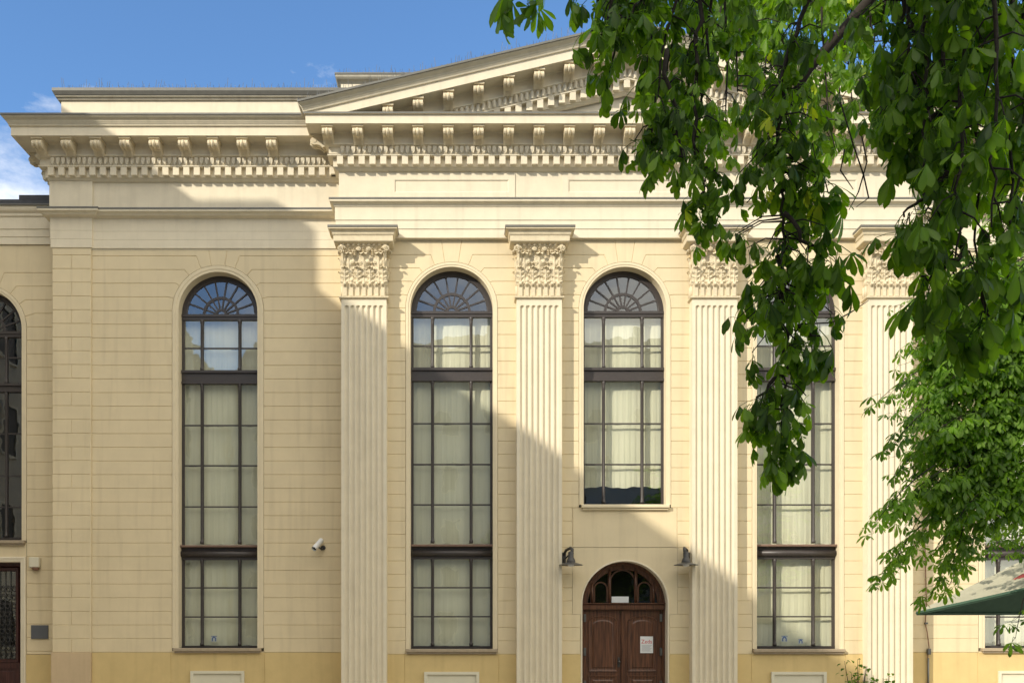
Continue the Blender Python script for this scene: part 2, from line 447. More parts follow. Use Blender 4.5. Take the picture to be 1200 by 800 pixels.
# quoin piers at the outer corners
for sgn in (-1, 1):
    q = MB(); a, b = (XLL-.05, XLL+.84) if sgn < 0 else (XRR-.84, XRR+.05)
    plain_courses(q, a, b, YS-.06, DZP+.03, DZS, 10.68, vert=.5)
    xs = a if sgn < 0 else b
    n = int(round((10.68-DZP-.03)/DZS))
    q.box(min(xs, xs-sgn*.3), max(xs, xs-sgn*.3), YS-.04, YS+.6, DZP+.03, 10.68)
    xi = b if sgn < 0 else a
    q.box(min(xi, xi+sgn*.01), max(xi, xi+sgn*.01), YS-.04, YS+.01, DZP+.03, 10.68)
    q.build('quoin_pier', M_WALL, BL)
# backing behind the side walls so no light leaks round the corner
for a, b in ((XLL+.01, XLL+.9), (XRR-.9, XRR-.01)):
    bk = MB(); bk.box(a, b, YS+.02, YS+.35, 0, 10.9); bk.build('wall_core', M_WALL, BL)

# plinth
PH = DZP
def plpanel(x0, x1, y, z0=0., z1=PH):
    pl = MB(); pl.panel([(x0, z0), (x1, z0), (x1, z1), (x0, z1)], y, g=.007, d=.010); pl.build('plinth', M_OCHRE, BL)
for i, cx in enumerate(WX):
    xl, xr = PX[i]+.4, PX[i+1]-.4
    if i != 1:
        plpanel(xl, cx-1.06, -.012); plpanel(cx-1.06, cx+1.06, -.012); plpanel(cx+1.06, xr, -.012)
    else: plpanel(xl, cx-1.0, -.012); plpanel(cx+1.0, xr, -.012)
for sgn in (-1, 1):
    cx = XC+sgn*9.305; a, b = (XLL+.84, XL) if sgn < 0 else (XR, XRR-.84)
    plpanel(a, cx-1.08, YS-.012, 0, PH+.03); plpanel(cx-1.08, cx+1.08, YS-.012, 0, PH+.03); plpanel(cx+1.08, b, YS-.012, 0, PH+.03)
for sgn in (-1, 1):
    q = MB(); a, b = (XLL-.07, XLL+.84) if sgn < 0 else (XRR-.84, XRR+.07)
    q.bbox(a, b, YS-.09, YS+.6, 0, PH+.03, .01); q.build('pier_base', M_BEIGE, BL)
# basement panels
def bpanel(cx, y):
    m = MB(); z1 = .805; hw = .62
    m.sweep_xz([(cx-hw, 0.0), (cx-hw, z1), (cx+hw, z1), (cx+hw, 0.0)], [(0, y), (0, y-.05), (-.06, y-.05), (-.075, y-.035), (-.075, y-.008)])
    m.box(cx-hw+.07, cx+hw-.07, y-.012, y-.004, 0, z1-.07)
    m.build('basement_panel', M_VENT, BL)
for cx in (WX[0], WX[2]): bpanel(cx, -.012)
for sgn in (-1, 1): bpanel(XC+sgn*9.305, YS-.012)

# ---------------- entablature
LOW = [(.02, 10.50), (.02, 10.53), (.10, 10.53), (.10, 10.72), (.104, 10.725), (.115, 10.728), (.115, 10.91), (.12, 10.914), (.13, 10.92), (.13, 11.20),
       (.145, 11.21), (.15, 11.235), (.17, 11.26), (.21, 11.285), (.235, 11.29), (.24, 11.30), (.24, 11.34)]
LOWF = [(.24, 11.336), (.252, 11.337), (.252, 11.372), (.05, 11.39)]
FRZ = [(.05, 11.385), (.05, 12.03)]
UP = [(.05, 12.03), (.09, 12.035), (.10, 12.05), (.12, 12.055), (.14, 12.09), (.165, 12.09), (.165, 12.29), (.275, 12.29), (.275, 12.315), (.285, 12.32)]
UP += [(.25, 12.335), (.25, 12.48), (.335, 12.505), (.335, 12.53), (.30, 12.53), (.31, 12.76), (.33, 12.78), (.66, 12.78), (.665, 12.772), (.695, 12.772), (.695, 12.965), (.70, 12.97), (.73, 12.972)]
CYM = [(.73, 12.972), (.735, 13.0), (.755, 13.03), (.755, 13.045)]+[(.765+.075*(t-.5*math.sin(2*PI*t)/PI), 13.05+.10*t) for t in np.linspace(0, 1, 8)]+[(.845, 13.155)]
FLS = [(.846, 13.15), (.86, 13.15), (.86, 13.19), (0, 13.25)]
pathL = [(XLL-.05, 8), (XLL-.05, YS-.05), (XLL+.84, YS-.05), (XLL+.84, YS), (XL, YS), (XL, 0), (XR, 0), (XR, YS), (XRR-.84, YS), (XRR-.84, YS-.05), (XRR+.05, YS-.05), (XRR+.05, 8)]
pathU = [(XLL, 8), (XLL, YS), (XL, YS), (XL, 0), (XR, 0), (XR, YS), (XRR, YS), (XRR, 8)]
LOWS = [(o*.3 if z < 11.22 else o, z) for o, z in LOW]
iL = pathL.index((XL, YS)); iR = pathL.index((XR, YS))
e = MB(); e.sweep_plan(pathL[:iL+1], LOWS); e.sweep_plan(pathL[iL:iR+1], LOW); e.sweep_plan(pathL[iR:], LOWS); e.sweep_plan(pathL, FRZ+[(.05, 12.04)]); e.sweep_plan(pathU, UP)
# cyma on the side blocks (dies into the middle block)
pSL = [(XLL, 8), (XLL, YS), (XL-.3, YS)]; pSR = [(XR+.3, YS), (XRR, YS), (XRR, 8)]
cym = []
for pp in (pSL, pSR): c_ = MB(); c_.sweep_plan(pp, CYM); cym.append(c_)
# dentils
def segs(path): return [(path[i], path[i+1]) for i in range(len(path)-1)]
for (a, b) in segs(pathU):
    d = Vector((b[0]-a[0], b[1]-a[1])); L = d.length; d.normalize(); n = Vector((d.y, -d.x))
    if L > 3 and abs(d.y) > .5: L0 = L
    cnt = max(1, int(round(L/.2415)));
    for k in range(cnt+1 if L > 1 else cnt):
        p = Vector(a)+d*(L*(k)/cnt)
        if abs(d.y) > .5 and p.y > 5: continue
        p0 = p-d*.0675+n*.16; p1 = p+d*.0675+n*.265
        e.box(min(p0.x, p1.x), max(p0.x, p1.x), min(p0.y, p1.y), max(p0.y, p1.y), 12.105, 12.29)
# egg-and-dart band: small raised eggs
    cn = max(1, int(round(L/.1207)))
    for k in range(cn):
        p = Vector(a)+d*(L*(k+.5)/cn)
        if abs(d.y) > .5 and p.y > 3: continue
        c = p+n*.315
        vs = []; fs = []
        for iz, (zz, w_, o_) in enumerate(((12.33, .012, -.035), (12.37, .034, -.01), (12.42, .043, .0), (12.465, .044, .008), (12.48, .042, .002))):
            q = c+n*(-.02+.10*(zz-12.33))
            vs += [tuple(q-d*w_)+(zz,), tuple(q-d*w_*.5+n*o_*.85)+(zz,), tuple(q+n*o_)+(zz,), tuple(q+d*w_*.5+n*o_*.85)+(zz,), tuple(q+d*w_)+(zz,)]
        for i in range(4):
            for j in range(4): fs.append((i*5+j, i*5+j+1, (i+1)*5+j+1, (i+1)*5+j))
        e.add(vs, fs, True)
ENT = e.build('entablature', M_TRIM, BL, fix=False)
for c_ in cym: c_.build('crown_moulding', M_CYMA, ENT, fix=False)
# flashing strips
fl = MB(); fl.sweep_plan(pathL, LOWF); fl.sweep_plan(pSL, FLS); fl.sweep_plan(pSR, FLS)
fl.sweep_plan([(XL, YS), (XL, 0), (XR, 0), (XR, YS)], [(.731, 12.972), (.742, 12.965), (.742, 13.0), (-.2, 13.06)])
fl.build('cornice_flashing', M_FLASH, ENT, fix=False)
# frieze panels
for i in range(3):
    x0, x1 = PX[i]+.53, PX[i+1]-.53
    m = MB(); y = -.05
    m.sweep_xz([(x0, 11.42), (x0, 11.985), (x1, 11.985), (x1, 11.42)], [(0, y+.002), (0, y-.022), (-.14, y-.022), (-.155, y-.012), (-.165, y-.001)], closed=True)
    m.build('frieze_panel', M_TRIM, ENT, fix=False)
# modillions
def modillion_mesh():
    m = MB(); hw = .108
    # side outline in (o, z): o forward, relative to soffit top z=0
    pts = [(-.02, 0), (-.02, -.30)]
    pts += [(0.03+.05*math.sin(t)*1.0, -.30-.0+.03*math.cos(t)-.03) for t in np.linspace(0, PI*.8, 4)]
    pts += [(.14, -.27), (.20, -.245)]
    cxx, cz_, r = .265, -.155, .095
    pts += [(cxx+r*math.cos(t), cz_+r*math.sin(t)) for t in np.linspace(-PI*.62, PI*.42, 9)]
    pts += [(.30, -.05), (.33, -.045), (.33, 0)]
    n = len(pts)
    for x0, x1, ins in ((-hw, -hw+.05, 0), (-hw+.05, hw-.05, .016), (hw-.05, hw, 0)):
        q = [(o-(ins if o > 0 else 0), z+(ins if z < -.06 else 0)) for o, z in pts]
        vs = [(x0, -o, z) for o, z in q]+[(x1, -o, z) for o, z in q]
        m.add(vs, [(i, (i+1) % n, n+(i+1) % n, n+i) for i in range(n)]+[tuple(range(n)), tuple(range(n, 2*n))])
    # cap fillet and leaf tongue
    m.box(-hw-.02, hw+.02, -.345, .0, -.045, -.002)
    m.tube([(-.0, -.335, -.09), (0, -.345, -.14), (0, -.34, -.19), (0, -.30, -.228), (0, -.22, -.25)], [.02, .03, .04, .035, .02], 6)
    for s_ in (-1, 1):
        m.lathe((s_*(hw+.0), -.265, -.155), [(.055, -.006), (.05, .008)], 10, axis='x')
    return m.mesh('modillion', M_ORN)
MOD = modillion_mesh()
def put_mod(x, y, z, rz=0, parent=ENT):
    o = link('modillion', MOD, parent, (x, y, z)); o.rotation_euler = (0, 0, rz); o.scale = (1, 1, .88); return o
xm = [XC+(k+.0)*.6665 for k in range(-10, 11)]
MX = [x for x in [XC+(k)*.6625 for k in range(-10, 11)] if XL-.45 < x < XR+.45]
for x in MX: put_mod(x, -.31, 12.775)
put_mod(XL-.31, -.12, 12.775, -PI/2); put_mod(XR+.31, -.12, 12.775, PI/2)
for k in range(9):
    x = -4.25-.656*k; put_mod(x, YS-.31, 12.775); put_mod(2*XC-x, YS-.31, 12.775)
for k in range(4):
    put_mod(XLL-.31, YS+.2+.66*k, 12.775, -PI/2)

# ---------------- raking cornice, tympanum
SL = .235
RAKE = [(o, z) for o, z in UP+CYM]
r = MB(); NS = 60; dent_rows = []
def rz_at(o, x):           # vertical offset of the rake at x for projection o
    return SL*(min(x-(XL-.855), (XR+.855)-x))
def rake_strip(mb, prof, zoff=0., clampz=12.995):
    xs = sorted(set([XL-.85+(XR-XL+1.7)*i/NS for i in range(NS+1)]+[XC]))
    vs = []; k = len(prof)
    for x in xs:
        for o, z in prof:
            xx = max(XL-o, min(XR+o, x)); vs.append((xx, -o, max(z+zoff+rz_at(o, xx), clampz)))
    mb.add(vs, [(i*k+j, (i+1)*k+j, (i+1)*k+j+1, i*k+j+1) for i in range(len(xs)-1) for j in range(k-1)])
rake_strip(r, UP); cy = MB(); rake_strip(cy, CYM)
# returns of the cyma along the flanks of the middle block
cy.sweep_plan([(XL, 3), (XL, 0.0)], CYM)
cy.sweep_plan([(XR, 0), (XR, 3)], CYM)
# join little end piece front
for sg, X0 in ((-1, XL), (1, XR)):
    for (o0, z0), (o1, z1) in zip(CYM[:-1], CYM[1:]):
        cy.add([(X0+sg*o0, 0, z0), (X0+sg*o1, 0, z1), (X0+sg*o1, -o1, z1), (X0+sg*o0, -o0, z0)], [(0, 1, 2, 3)])
x = XL; nd = int((XR-XL)/.2415)
for k in range(nd+1):
    x = XC+(k-nd/2)*.2415; dz = rz_at(.2, x)
    if 12.105+dz > 12.97: r.box(x-.0675, x+.0675, -.265, -.16, 12.105+dz, 12.30+dz)
ne = int((XR-XL)/.1207)
for k in range(ne+1):
    x = XC+(k-ne/2)*.1207; dz = rz_at(.3, x)
    if 12.33+dz < 12.97: continue
    r.add([(x-.030, -.28, 12.34+dz), (x, -.31, 12.34+dz), (x+.030, -.28, 12.34+dz), (x-.044, -.285, 12.49+dz), (x, -.335, 12.49+dz), (x+.044, -.285, 12.49+dz)], [(0, 1, 4, 3), (1, 2, 5, 4)], True)
RK = r.build('raking_cornice', M_TRIM, BL, fix=False)
cy.build('crown_moulding', M_CYMA, RK, fix=False)
rf = MB(); rake_strip(rf, [(.846, 13.145), (.865, 13.145), (.865, 13.19), (-.3, 13.26)])
rf.sweep_plan([(XL, 3), (XL, -.3)], FLS); rf.sweep_plan([(XR, -.3), (XR, 3)], FLS); rf.build('rake_flashing', M_FLASH, RK, fix=False)
for x in MX:
    dz = rz_at(.5, x)
    if 12.775-.30+dz > 12.93:
        o = put_mod(x, -.31, 12.775+dz, 0, RK)
ty = MB(); ty.panel([(XL+.0, 12.9), (XR, 12.9), (XR, 12.95), (XC, 12.95+SL*(XC-XL+.8)), (XL, 12.95)], .0, g=0)
ty.build('tympanum', M_TRIM, BL, fix=False)
# ---------------- attic and roofs
for a, b in ((XLL+.08, XL+.6), (XR-.6, XRR-.08)):
    at = MB(); at.box(a, b, YS+.12, YS+2.5, 13.1, 14.0); at.build('attic', M_TRIM, BL)
at2 = MB()
at2.box(-3.1, 10.5, 3.1, 12, 13, 15.86); at2.build('upper_attic', M_TRIM, BL)
sl = MB()
for a, b in ((XLL-.06, XL+.6), (XR-.6, XRR+.06)): sl.sweep_plan([(a+.12, 5), (a+.12, YS+.12), (b, YS+.12)] if a < 0 else [(a, YS+.12), (b-.12, YS+.12), (b-.12, 5)], [(0, 13.99), (.04, 14.01), (.05, 14.05), (.085, 14.06), (.085, 14.09)])
sl.sweep_plan([(-3.1, 12), (-3.1, 3.1), (10.5, 3.1), (10.5, 12)], [(0, 15.85), (.04, 15.9), (.1, 15.93), (.13, 15.97), (.13, 16.03)])
sl.build('attic_coping', M_STAIN, BL, fix=False)
ac = MB()
for a, b in ((XLL-.06, XL+.6), (XR-.6, XRR+.06)): ac.sweep_plan([(a+.12, 5), (a+.12, YS+.12), (b, YS+.12)] if a < 0 else [(a, YS+.12), (b-.12, YS+.12), (b-.12, 5)], [(.086, 14.09), (.10, 14.09), (.14, 14.17), (.14, 14.235), (-2.3, 14.35)])
ac.sweep_plan([(-3.1, 12), (-3.1, 3.1), (10.5, 3.1), (10.5, 12)], [(.13, 16.03), (.145, 16.03), (.145, 16.07), (-1, 16.15)])
ac.build('attic_flashing', M_FLASH, BL, fix=False)
rr = MB(); rr.box(XLL+.3, XRR-.3, 1.5, 15, 13.2, 14.0)
rr.add([(XL-.3, -.2, 13.2), (XC, -.2, 13.26+SL*(XC-XL+.85)), (XR+.3, -.2, 13.2), (XL-.3, 3.1, 13.2), (XC, 3.1, 13.26+SL*(XC-XL+.85)), (XR+.3, 3.1, 13.2)], [(0, 1, 4, 3), (1, 2, 5, 4)])
rr.build('roof', M_ROOF, BL)
# bird spikes along the copings
def spike_run(f, n):
    sp = MB()
    for i in range(n):
        p = Vector(f(i/n+random.uniform(-.3, .3)/n)); h = random.choice((.07, .10, .13, .16)) if random.random() > .12 else .24
        q = p+Vector((random.uniform(-.05, .05), random.uniform(-.05, .05), h)); sp.tube([p, q], [.006, .004], 3, caps=False)
    for i in range(0, n, 8): sp.tube([f(i/n), f(min(1, (i+8)/n))], .008, 4)
    sp.build('bird_spikes', M_STEEL, BL, fix=False)
spike_run(lambda t: (XLL+.1+6.4*t, YS+.02, 14.22), 120)
spike_run(lambda t: (XL-.85+(XC-XL+.85)*t, -.8, 13.18+SL*(XC-XL+.85)*t), 130)
spike_run(lambda t: (XC+(XR-XC+.85)*t, -.8, 13.18+SL*(XC-XL+.85)*(1-t)), 130)
spike_run(lambda t: (-3.1+2.4*t, 3.0, 16.06), 40)

# ---------------- pilasters
def pilaster_mesh(y0=0.):
    m = MB(); hw = .503; nf = 7; fw = .098; pitch = (2*hw-.16+.045)/nf; r_ = fw/2
    ztop = 9.02; zbot = .0
    cs = [-(nf-1)/2*pitch+pitch*i for i in range(nf)]
    xs = [-hw]
    for c in cs: xs += [c+r_*math.sin(t) for t in np.linspace(-PI/2, PI/2, 9)]
    xs += [hw]
    zs_ = [0.5]+[ztop-r_+r_*math.sin(t)-.06 for t in np.linspace(0, PI/2, 6)]+[9.10]
    def dep(x, z):
        for c in cs:
            dx = abs(x-c)
            if dx < r_:
                dz = max(0, z-(ztop-r_-.06)); q = r_*r_-dx*dx-dz*dz
                return math.sqrt(q)*.92 if q > 0 else 0
        return 0
    vs = [(x, -.27+dep(x, z), z) for z in zs_ for x in xs]; k = len(xs)
    m.add(vs, [(i*k+j, i*k+j+1, (i+1)*k+j+1, (i+1)*k+j) for i in range(len(zs_)-1) for j in range(k-1)], False)
    for s_ in (-1, 1):
        m.add([(s_*hw, -.27, .5), (s_*hw, .03, .5), (s_*hw, .03, 9.1), (s_*hw, -.27, 9.1)], [(0, 1, 2, 3)])
    # base
    m.sweep_plan([(-hw, .02), (-hw, -.27), (hw, -.27), (hw, .02)], [(.10, 0), (.10, .25), (.085, .26), (.085, .27)]+[(.085+.03*math.sin(t), .31-.04*math.cos(t)) for t in np.linspace(0, PI, 6)]+[(.05, .36), (.05, .40), (.07, .42), (.07, .46), (.03, .48), (0, .50)])
    return m.mesh('pilaster', M_TRIM)
def acanthus(m, cx, cy, z0, h, w, lean=.10, curl=.07):
    """leaf rising from z0 and curling outward at its tip; diagonal lobes either side of a rib"""
    ns, nw = 20, 11; vs = []
    for i in range(ns):
        t = i/(ns-1)
        if t < .82: z = z0+h*t/.82; o = lean*(t/.82)**2
        else:
            a = (t-.82)/.18*PI*.9; z = z0+h+curl*.45*math.sin(a); o = lean+curl*.5*(1-math.cos(a))
        edge = abs(math.sin(t*PI*4))
        ww = w*(.80+.20*edge)*(1-.45*max(0, t-.65)/.35)
        for j in range(nw):
            u = j/(nw-1)*2-1; au = abs(u)
            lobe = math.sin(2*PI*(t*4-au*.55))
            f = -.030*(1-au**1.6)-.020*lobe*min(1, au*2.2)-(.018 if au < .12 else 0)
            vs.append((cx+u*ww/2, cy-o+f, z-.02*au))
    m.add(vs, [(i*nw+j, i*nw+j+1, (i+1)*nw+j+1, (i+1)*nw+j) for i in range(ns-1) for j in range(nw-1)], False)
def capital_mesh():
    m = MB(); hw = .503
    PT = [(-hw, .02), (-hw, -.27), (hw, -.27), (hw, .02)]
    m.sweep_plan(PT, [(0, 9.095), (.02, 9.10)]+[(.028+.022*math.sin(t), 9.13-.022*math.cos(t)) for t in np.linspace(0, PI, 5)]+[(.02, 9.155), (-.02, 9.165), (-.02, 9.5)])
    for k in range(7):
        x = -.42+.14*k; m.box(x-.042, x+.042, -.283, -.24, 9.165, 9.40)
        m.tube([(x, -.258, 9.38), (x, -.285, 9.43), (x, -.325, 9.425), (x, -.335, 9.395)], [.042, .045, .035, .015], 6)
    for yy in (-.05, -.16):
        for s_ in (-1, 1): m.tube([(s_*hw*.985, yy, 9.17), (s_*hw*.985, yy, 9.42)], .034, 6)
    m.sweep_plan(PT, [(-.03, 9.40), (-.035, 9.9), (-.03, 10.08), (.0, 10.20), (.06, 10.28)])
    for k in range(3): acanthus(m, -.335+.335*k, -.235, 9.44, .62, .30, .05, .10)
    for k in range(4): acanthus(m, -.42+.28*k, -.25, 9.44, .33, .21, .045, .07)
    for s_ in (-1, 1):
        acanthus(m, s_*.455, -.24, 9.46, .62, .13, .09, .10)
        for (zz, hh) in ((9.44, .30), (9.60, .44)):
            vs = []
            for i in range(10):
                t = i/9; z = zz+hh*min(1, t/.8); o = .09*t*t+.02*abs(math.sin(t*PI*3))
                for j, u in enumerate((-1, 0, 1)):
                    vs.append((s_*(hw-.02+o+(.02 if u == 0 else 0)), -.13+u*.11*(1-.4*t), z))
            m.add(vs, [(i*3+j, i*3+j+1, (i+1)*3+j+1, (i+1)*3+j) for i in range(9) for j in range(2)])
    # drilled pits between the lobes read as small rings
    for x in (-.21, .21, .0):
        for z in (9.62, 9.76, 9.90): m.lathe((x+.045, -.30, z), [(.012, .0), (.018, -.012), (.026, -.008), (.028, .01)], 7, axis='y'); m.lathe((x-.045, -.30, z), [(.012, .0), (.018, -.012), (.026, -.008), (.028, .01)], 7, axis='y')
    def scroll(x, y, z, r0, sgn, dy=0.):
        pts = []; rs = []
        for i in range(20):
            t = i/19*1.9*2*PI; rr_ = max(r0*(1-.45*t/(2*PI)), .010)
            pts.append((x+sgn*rr_*math.cos(t+PI*.5), y-dy*math.cos(t)-.002*t, z+rr_*math.sin(t+PI*.5))); rs.append(.019*(1-.4*i/19))
        m.tube(pts, rs, 6)
    for s_ in (-1, 1):
        scroll(s_*.515, -.345, 10.20, .066, s_, .01)
        m.tube([(s_*.27, -.27, 10.02), (s_*.34, -.29, 10.13), (s_*.43, -.32, 10.235), (s_*.51, -.345, 10.266)], [.016, .022, .024, .02], 6)
        scroll(s_*.10, -.30, 10.20, .048, -s_)
        m.tube([(s_*.22, -.27, 10.02), (s_*.20, -.28, 10.12), (s_*.15, -.29, 10.22), (s_*.10, -.30, 10.248)], [.014, .018, .02, .016], 6)
        scroll(s_*.55, -.1, 10.20, .06, s_, .04)
        for x in (.20, .30, .40): acanthus(m, s_*x, -.265, 10.06, .12, .085, .04, .06)
    acanthus(m, 0, -.27, 10.06, .13, .11, .04, .06)
    for k in range(9): m.lathe((-.46+.115*k, -.33, 10.285), [(.001, -.03), (.026, -.02), (.036, 0)], 8, axis='y')
    m.sweep_plan(PT, [(.0, 10.27), (.125, 10.31), (.15, 10.325), (.155, 10.34), (.155, 10.45), (.17, 10.455), (.175, 10.47)]+[(.18+.06*(1-math.cos(t)), 10.475+.08*math.sin(t)) for t in np.linspace(0, PI/2, 6)]+[(.255, 10.56), (.255, 10.595)])
    return m.mesh('capital', M_ORN)
PM, CM = pilaster_mesh(), capital_mesh()
cf = MB(); hw = .503; cf.sweep_plan([(-hw, .02), (-hw, -.27), (hw, -.27), (hw, .02)], [(.255, 10.59), (.268, 10.59), (.268, 10.635), (-.2, 10.67)])
CFM = cf.mesh('capital_flashing', M_FLASH)
for x in PX:
    p = link('pilaster', PM, BL, (x, 0, 0)); c = link('capital', CM, p, (x, 0, 0)); link('capital_flashing', CFM, p, (x, 0, 0))

# ---------------- windows
def arch_path(cx, zb, zs, r, n=32):
    return [(cx-r, zb)]+[(p[0], p[1]) for p in arc(cx, zs, r, 180, 0, n)]+[(cx+r, zb)]
def grid_face(m, x0, x1, z0, z1, y): m.add([(x0, y, z0), (x1, y, z0), (x1, y, z1), (x0, y, z1)], [(0, 1, 2, 3)])
def window(parent, cx, yp, hw, Ro, zs, zb, bars, spans, curtain=True, mw=.44, czb=None, sill_w=None, sill_m=None):
    """arched window; yp wall plane, f frame plane; spans: list of (ztop, zbot) of glazed stretches"""
    f = yp+.26
    # plaster surround and reveal
    s = MB(); P = arch_path(0, zb, zs, hw)
    w_ = Ro-hw
    s.sweep_xz(P, [(0, f+.02), (0, yp+.004), (.004, yp-.0), (w_*.42, yp-.0), (w_*.46, yp-.010), (w_*.92, yp-.010), (w_, yp+.002)])
    s.sweep_xz([(-hw, zb), (hw, zb)], [(0, f+.02), (0, yp+.02)])
    root = s.build('window', M_WALLP, parent, (cx, 0, 0), fix=False)
    def sub(mb, nm, mt, fix=True): return mb.build(nm, mt, root, (cx, 0, 0), fix=fix)
    # outer frame
    m = MB(); ri = hw-.055
    m.sweep_xz(arch_path(0, zb, zs, hw-.001), [(0, f+.07), (0, f-.0), (-.03, f-.0), (-.04, f+.012), (-.055, f+.012), (-.055, f+.07)])
    # fanlight
    ro = hw-.05
    m.sweep_xz(arc(0, zs, ro, 180, 0, 32), [(0, f+.05), (0, f+.008), (-.06, f+.008), (-.075, f+.02), (-.075, f+.05)])
    rr_ = ro-.075
    for (r1, w1) in ((rr_*.50, .06), (.11, .05)):
        m.sweep_xz(arc(0, zs+.01, r1, 180, 0, 24), [(w1/2, f+.05), (w1/2, f+.012), (-w1/2, f+.012), (-w1/2, f+.05)])
    for k in range(1, 9):
        a = math.radians(20*k); d = Vector((math.cos(a), math.sin(a)))
        p0 = d*.11; p1 = d*(rr_+.01); t = Vector((-d.y, d.x))*.018
        m.add([(p0.x+t.x, f+.015, zs+p0.y+t.y), (p0.x-t.x, f+.015, zs+p0.y-t.y), (p1.x-t.x, f+.015, zs+p1.y-t.y), (p1.x+t.x, f+.015, zs+p1.y+t.y),
               (p0.x+t.x, f+.05, zs+p0.y+t.y), (p0.x-t.x, f+.05, zs+p0.y-t.y), (p1.x-t.x, f+.05, zs+p1.y-t.y), (p1.x+t.x, f+.05, zs+p1.y+t.y)], [(0, 1, 2, 3), (0, 3, 7, 4), (1, 5, 6, 2), (4, 7, 6, 5)])
        # flower tips at inner ring
    # scalloped ends of the petals
    for k in range(9):
        a = math.radians(20*k+10); c = Vector((math.cos(a), math.sin(a)))*(rr_*.93); r1 = rr_*math.sin(math.radians(10))*.98
        tt = []
        for i in range(9):
            b = a-PI/2+PI*i/8; q = c+Vector((math.cos(b), math.sin(b)))*r1
            if q.length > rr_+.01: q = q.normalized()*(rr_+.01)
            tt.append((q.x, f+.028, zs+q.y))
        m.tube(tt, .018, 4)
    # transom under fanlight
    m.box(-hw+.002, hw-.002, f-.035, f+.06, zs-.05, zs+.012); m.box(-hw+.002, hw-.002, f-.015, f+.06, zs-.12, zs-.053)
    # spandrel beams
    for (za, zb_) in zip([q[1] for q in spans[:-1]], [q[0] for q in spans[1:]]):
        H = za-zb_
        if za < 5: continue
        m.box(-hw-.0+.002, hw-.002, f-.06, f+.06, za-.06, za); m.box(-hw+.002, hw-.002, f-.02, f+.06, zb_+.05, za-.062); m.box(-hw+.002, hw-.002, f-.045, f+.06, zb_, zb_+.048)
    for (za, zb_) in zip([q[1] for q in spans[:-1]], [q[0] for q in spans[1:]]):
        if za >= 5: continue
        m.box(-hw+.002, hw-.002, f-.03, f+.06, zb_, za-.09); m.tube([(-hw+.003, f-.04, (za+zb_)/2-.05), (hw-.003, f-.04, (za+zb_)/2-.05)], .075, 12)
    m.box(-hw+.002, hw-.002, f-.01, f+.06, spans[-1][1]-.06, spans[-1][1])
    fr = sub(m, 'window_frame', M_FRAME)
    # brown ledge
    for (za, zb_) in zip([q[1] for q in spans[:-1]], [q[0] for q in spans[1:]]):
        if za < 5:
            l = MB(); l.bbox(-hw-.02, hw+.02, f-.14, f+.04, za-.085, za-.035, .008); sub(l, 'ledge', M_SILLW)
    # mullion colonnettes
    for sx in (-1, 1):
        mu = MB()
        for (zt, zl) in spans:
            mu.box(sx*mw-.035, sx*mw+.035, f+.01, f+.06, zl, zt)
            pr = [(.035, zl), (.045, zl+.005), (.045, zl+.06), (.03, zl+.08), (.034, zl+.14), (.027, zl+.17), (.027, zt-.17), (.034, zt-.15), (.028, zt-.12), (.042, zt-.05), (.046, zt-.005), (.04, zt)]
            mu.lathe((sx*mw, f+.005, 0), pr, 10)
        sub(mu, 'mullion', M_FRAME)
    for z in bars:
        gb = MB(); gb.box(-hw+.03, hw-.03, f+.018, f+.045, z-.016, z+.016); sub(gb, 'glazing_bar', M_FRAME)
    # glass
    gl = MB(); y = f+.035
    cols = [(-hw+.04, -mw), (-mw, mw), (mw, hw-.04)]
    for (zt, zl) in spans:
        zz = [zt]+[b for b in bars if zl < b < zt]+[zl]
        for a, b in zip(zz[:-1], zz[1:]):
            for (x0, x1) in cols:
                t1, t2 = random.uniform(-.0025, .0025)*(x1-x0), random.uniform(-.003, .003)*(a-b)
                gl.add([(x0, y-t1-t2, b), (x1, y+t1-t2, b), (x1, y+t1+t2, a), (x0, y-t1+t2, a)], [(0, 1, 2, 3)])
    for k in range(9):
        a0, a1 = math.radians(20*k), math.radians(20*k+20); t1 = random.uniform(-.004, .004)
        ps = [(.0, 0)]+[(math.cos(a0+(a1-a0)*i/4)*(ro-.03), math.sin(a0+(a1-a0)*i/4)*(ro-.03)) for i in range(5)]
        gl.add([(p[0], y+t1*p[1], zs+p[1]) for p in ps], [tuple(range(6))])
    sub(gl, 'glass', M_GLASS, fix=False)
    # curtain, gathered in pleats, one stretch per light
    if curtain:
        c = MB(); zt = zs-.04; zl = spans[-1][1]-.05 if czb is None else czb
        levels = sorted(set([zt, zl]+[b for b in bars if zl < b < zt]+[q[1] for q in spans if zl < q[1] < zt]), reverse=True)
        nx = 120; ph = random.uniform(0, 6)
        yb = f+.17
        for a, b in zip(levels[:-1], levels[1:]):
            rows = 7; vs = []
            for i in range(rows):
                t = i/(rows-1)
                for j in range(nx+1):
                    x = -hw+2*hw*j/nx
                    pl_ = .0035*math.sin(x*46+ph+1.3*math.sin(x*5+a))+.0018*math.sin(x*97+2*ph+a*3)+.008*math.sin(x*9+ph)
                    sag = .018*math.sin(x*7.3+a*2)+.010*math.sin(x*19+ph)
                    bulge = -.02*math.sin(PI*t)**.7*(1 if t > .5 else .6)
                    vs.append((x, yb+pl_*(.6+.6*t)+bulge*.6, a+(b-a)*t+(sag if i == rows-1 and b <= zl+.01 else sag*.4*t)))
            k = nx+1
            c.add(vs, [(i*k+j, i*k+j+1, (i+1)*k+j+1, (i+1)*k+j) for i in range(rows-1) for j in range(nx)], True)
        sub(c, 'curtain', M_CURT, fix=False)
    # sill
    s2 = MB(); sw = hw+.10 if sill_w is None else sill_w
    s2.bbox(-sw, sw, yp-.10, f+.02, zb-.075, zb+.0, .01); s2.box(-sw+.03, sw-.03, yp-.06, yp+.02, zb-.115, zb-.077)
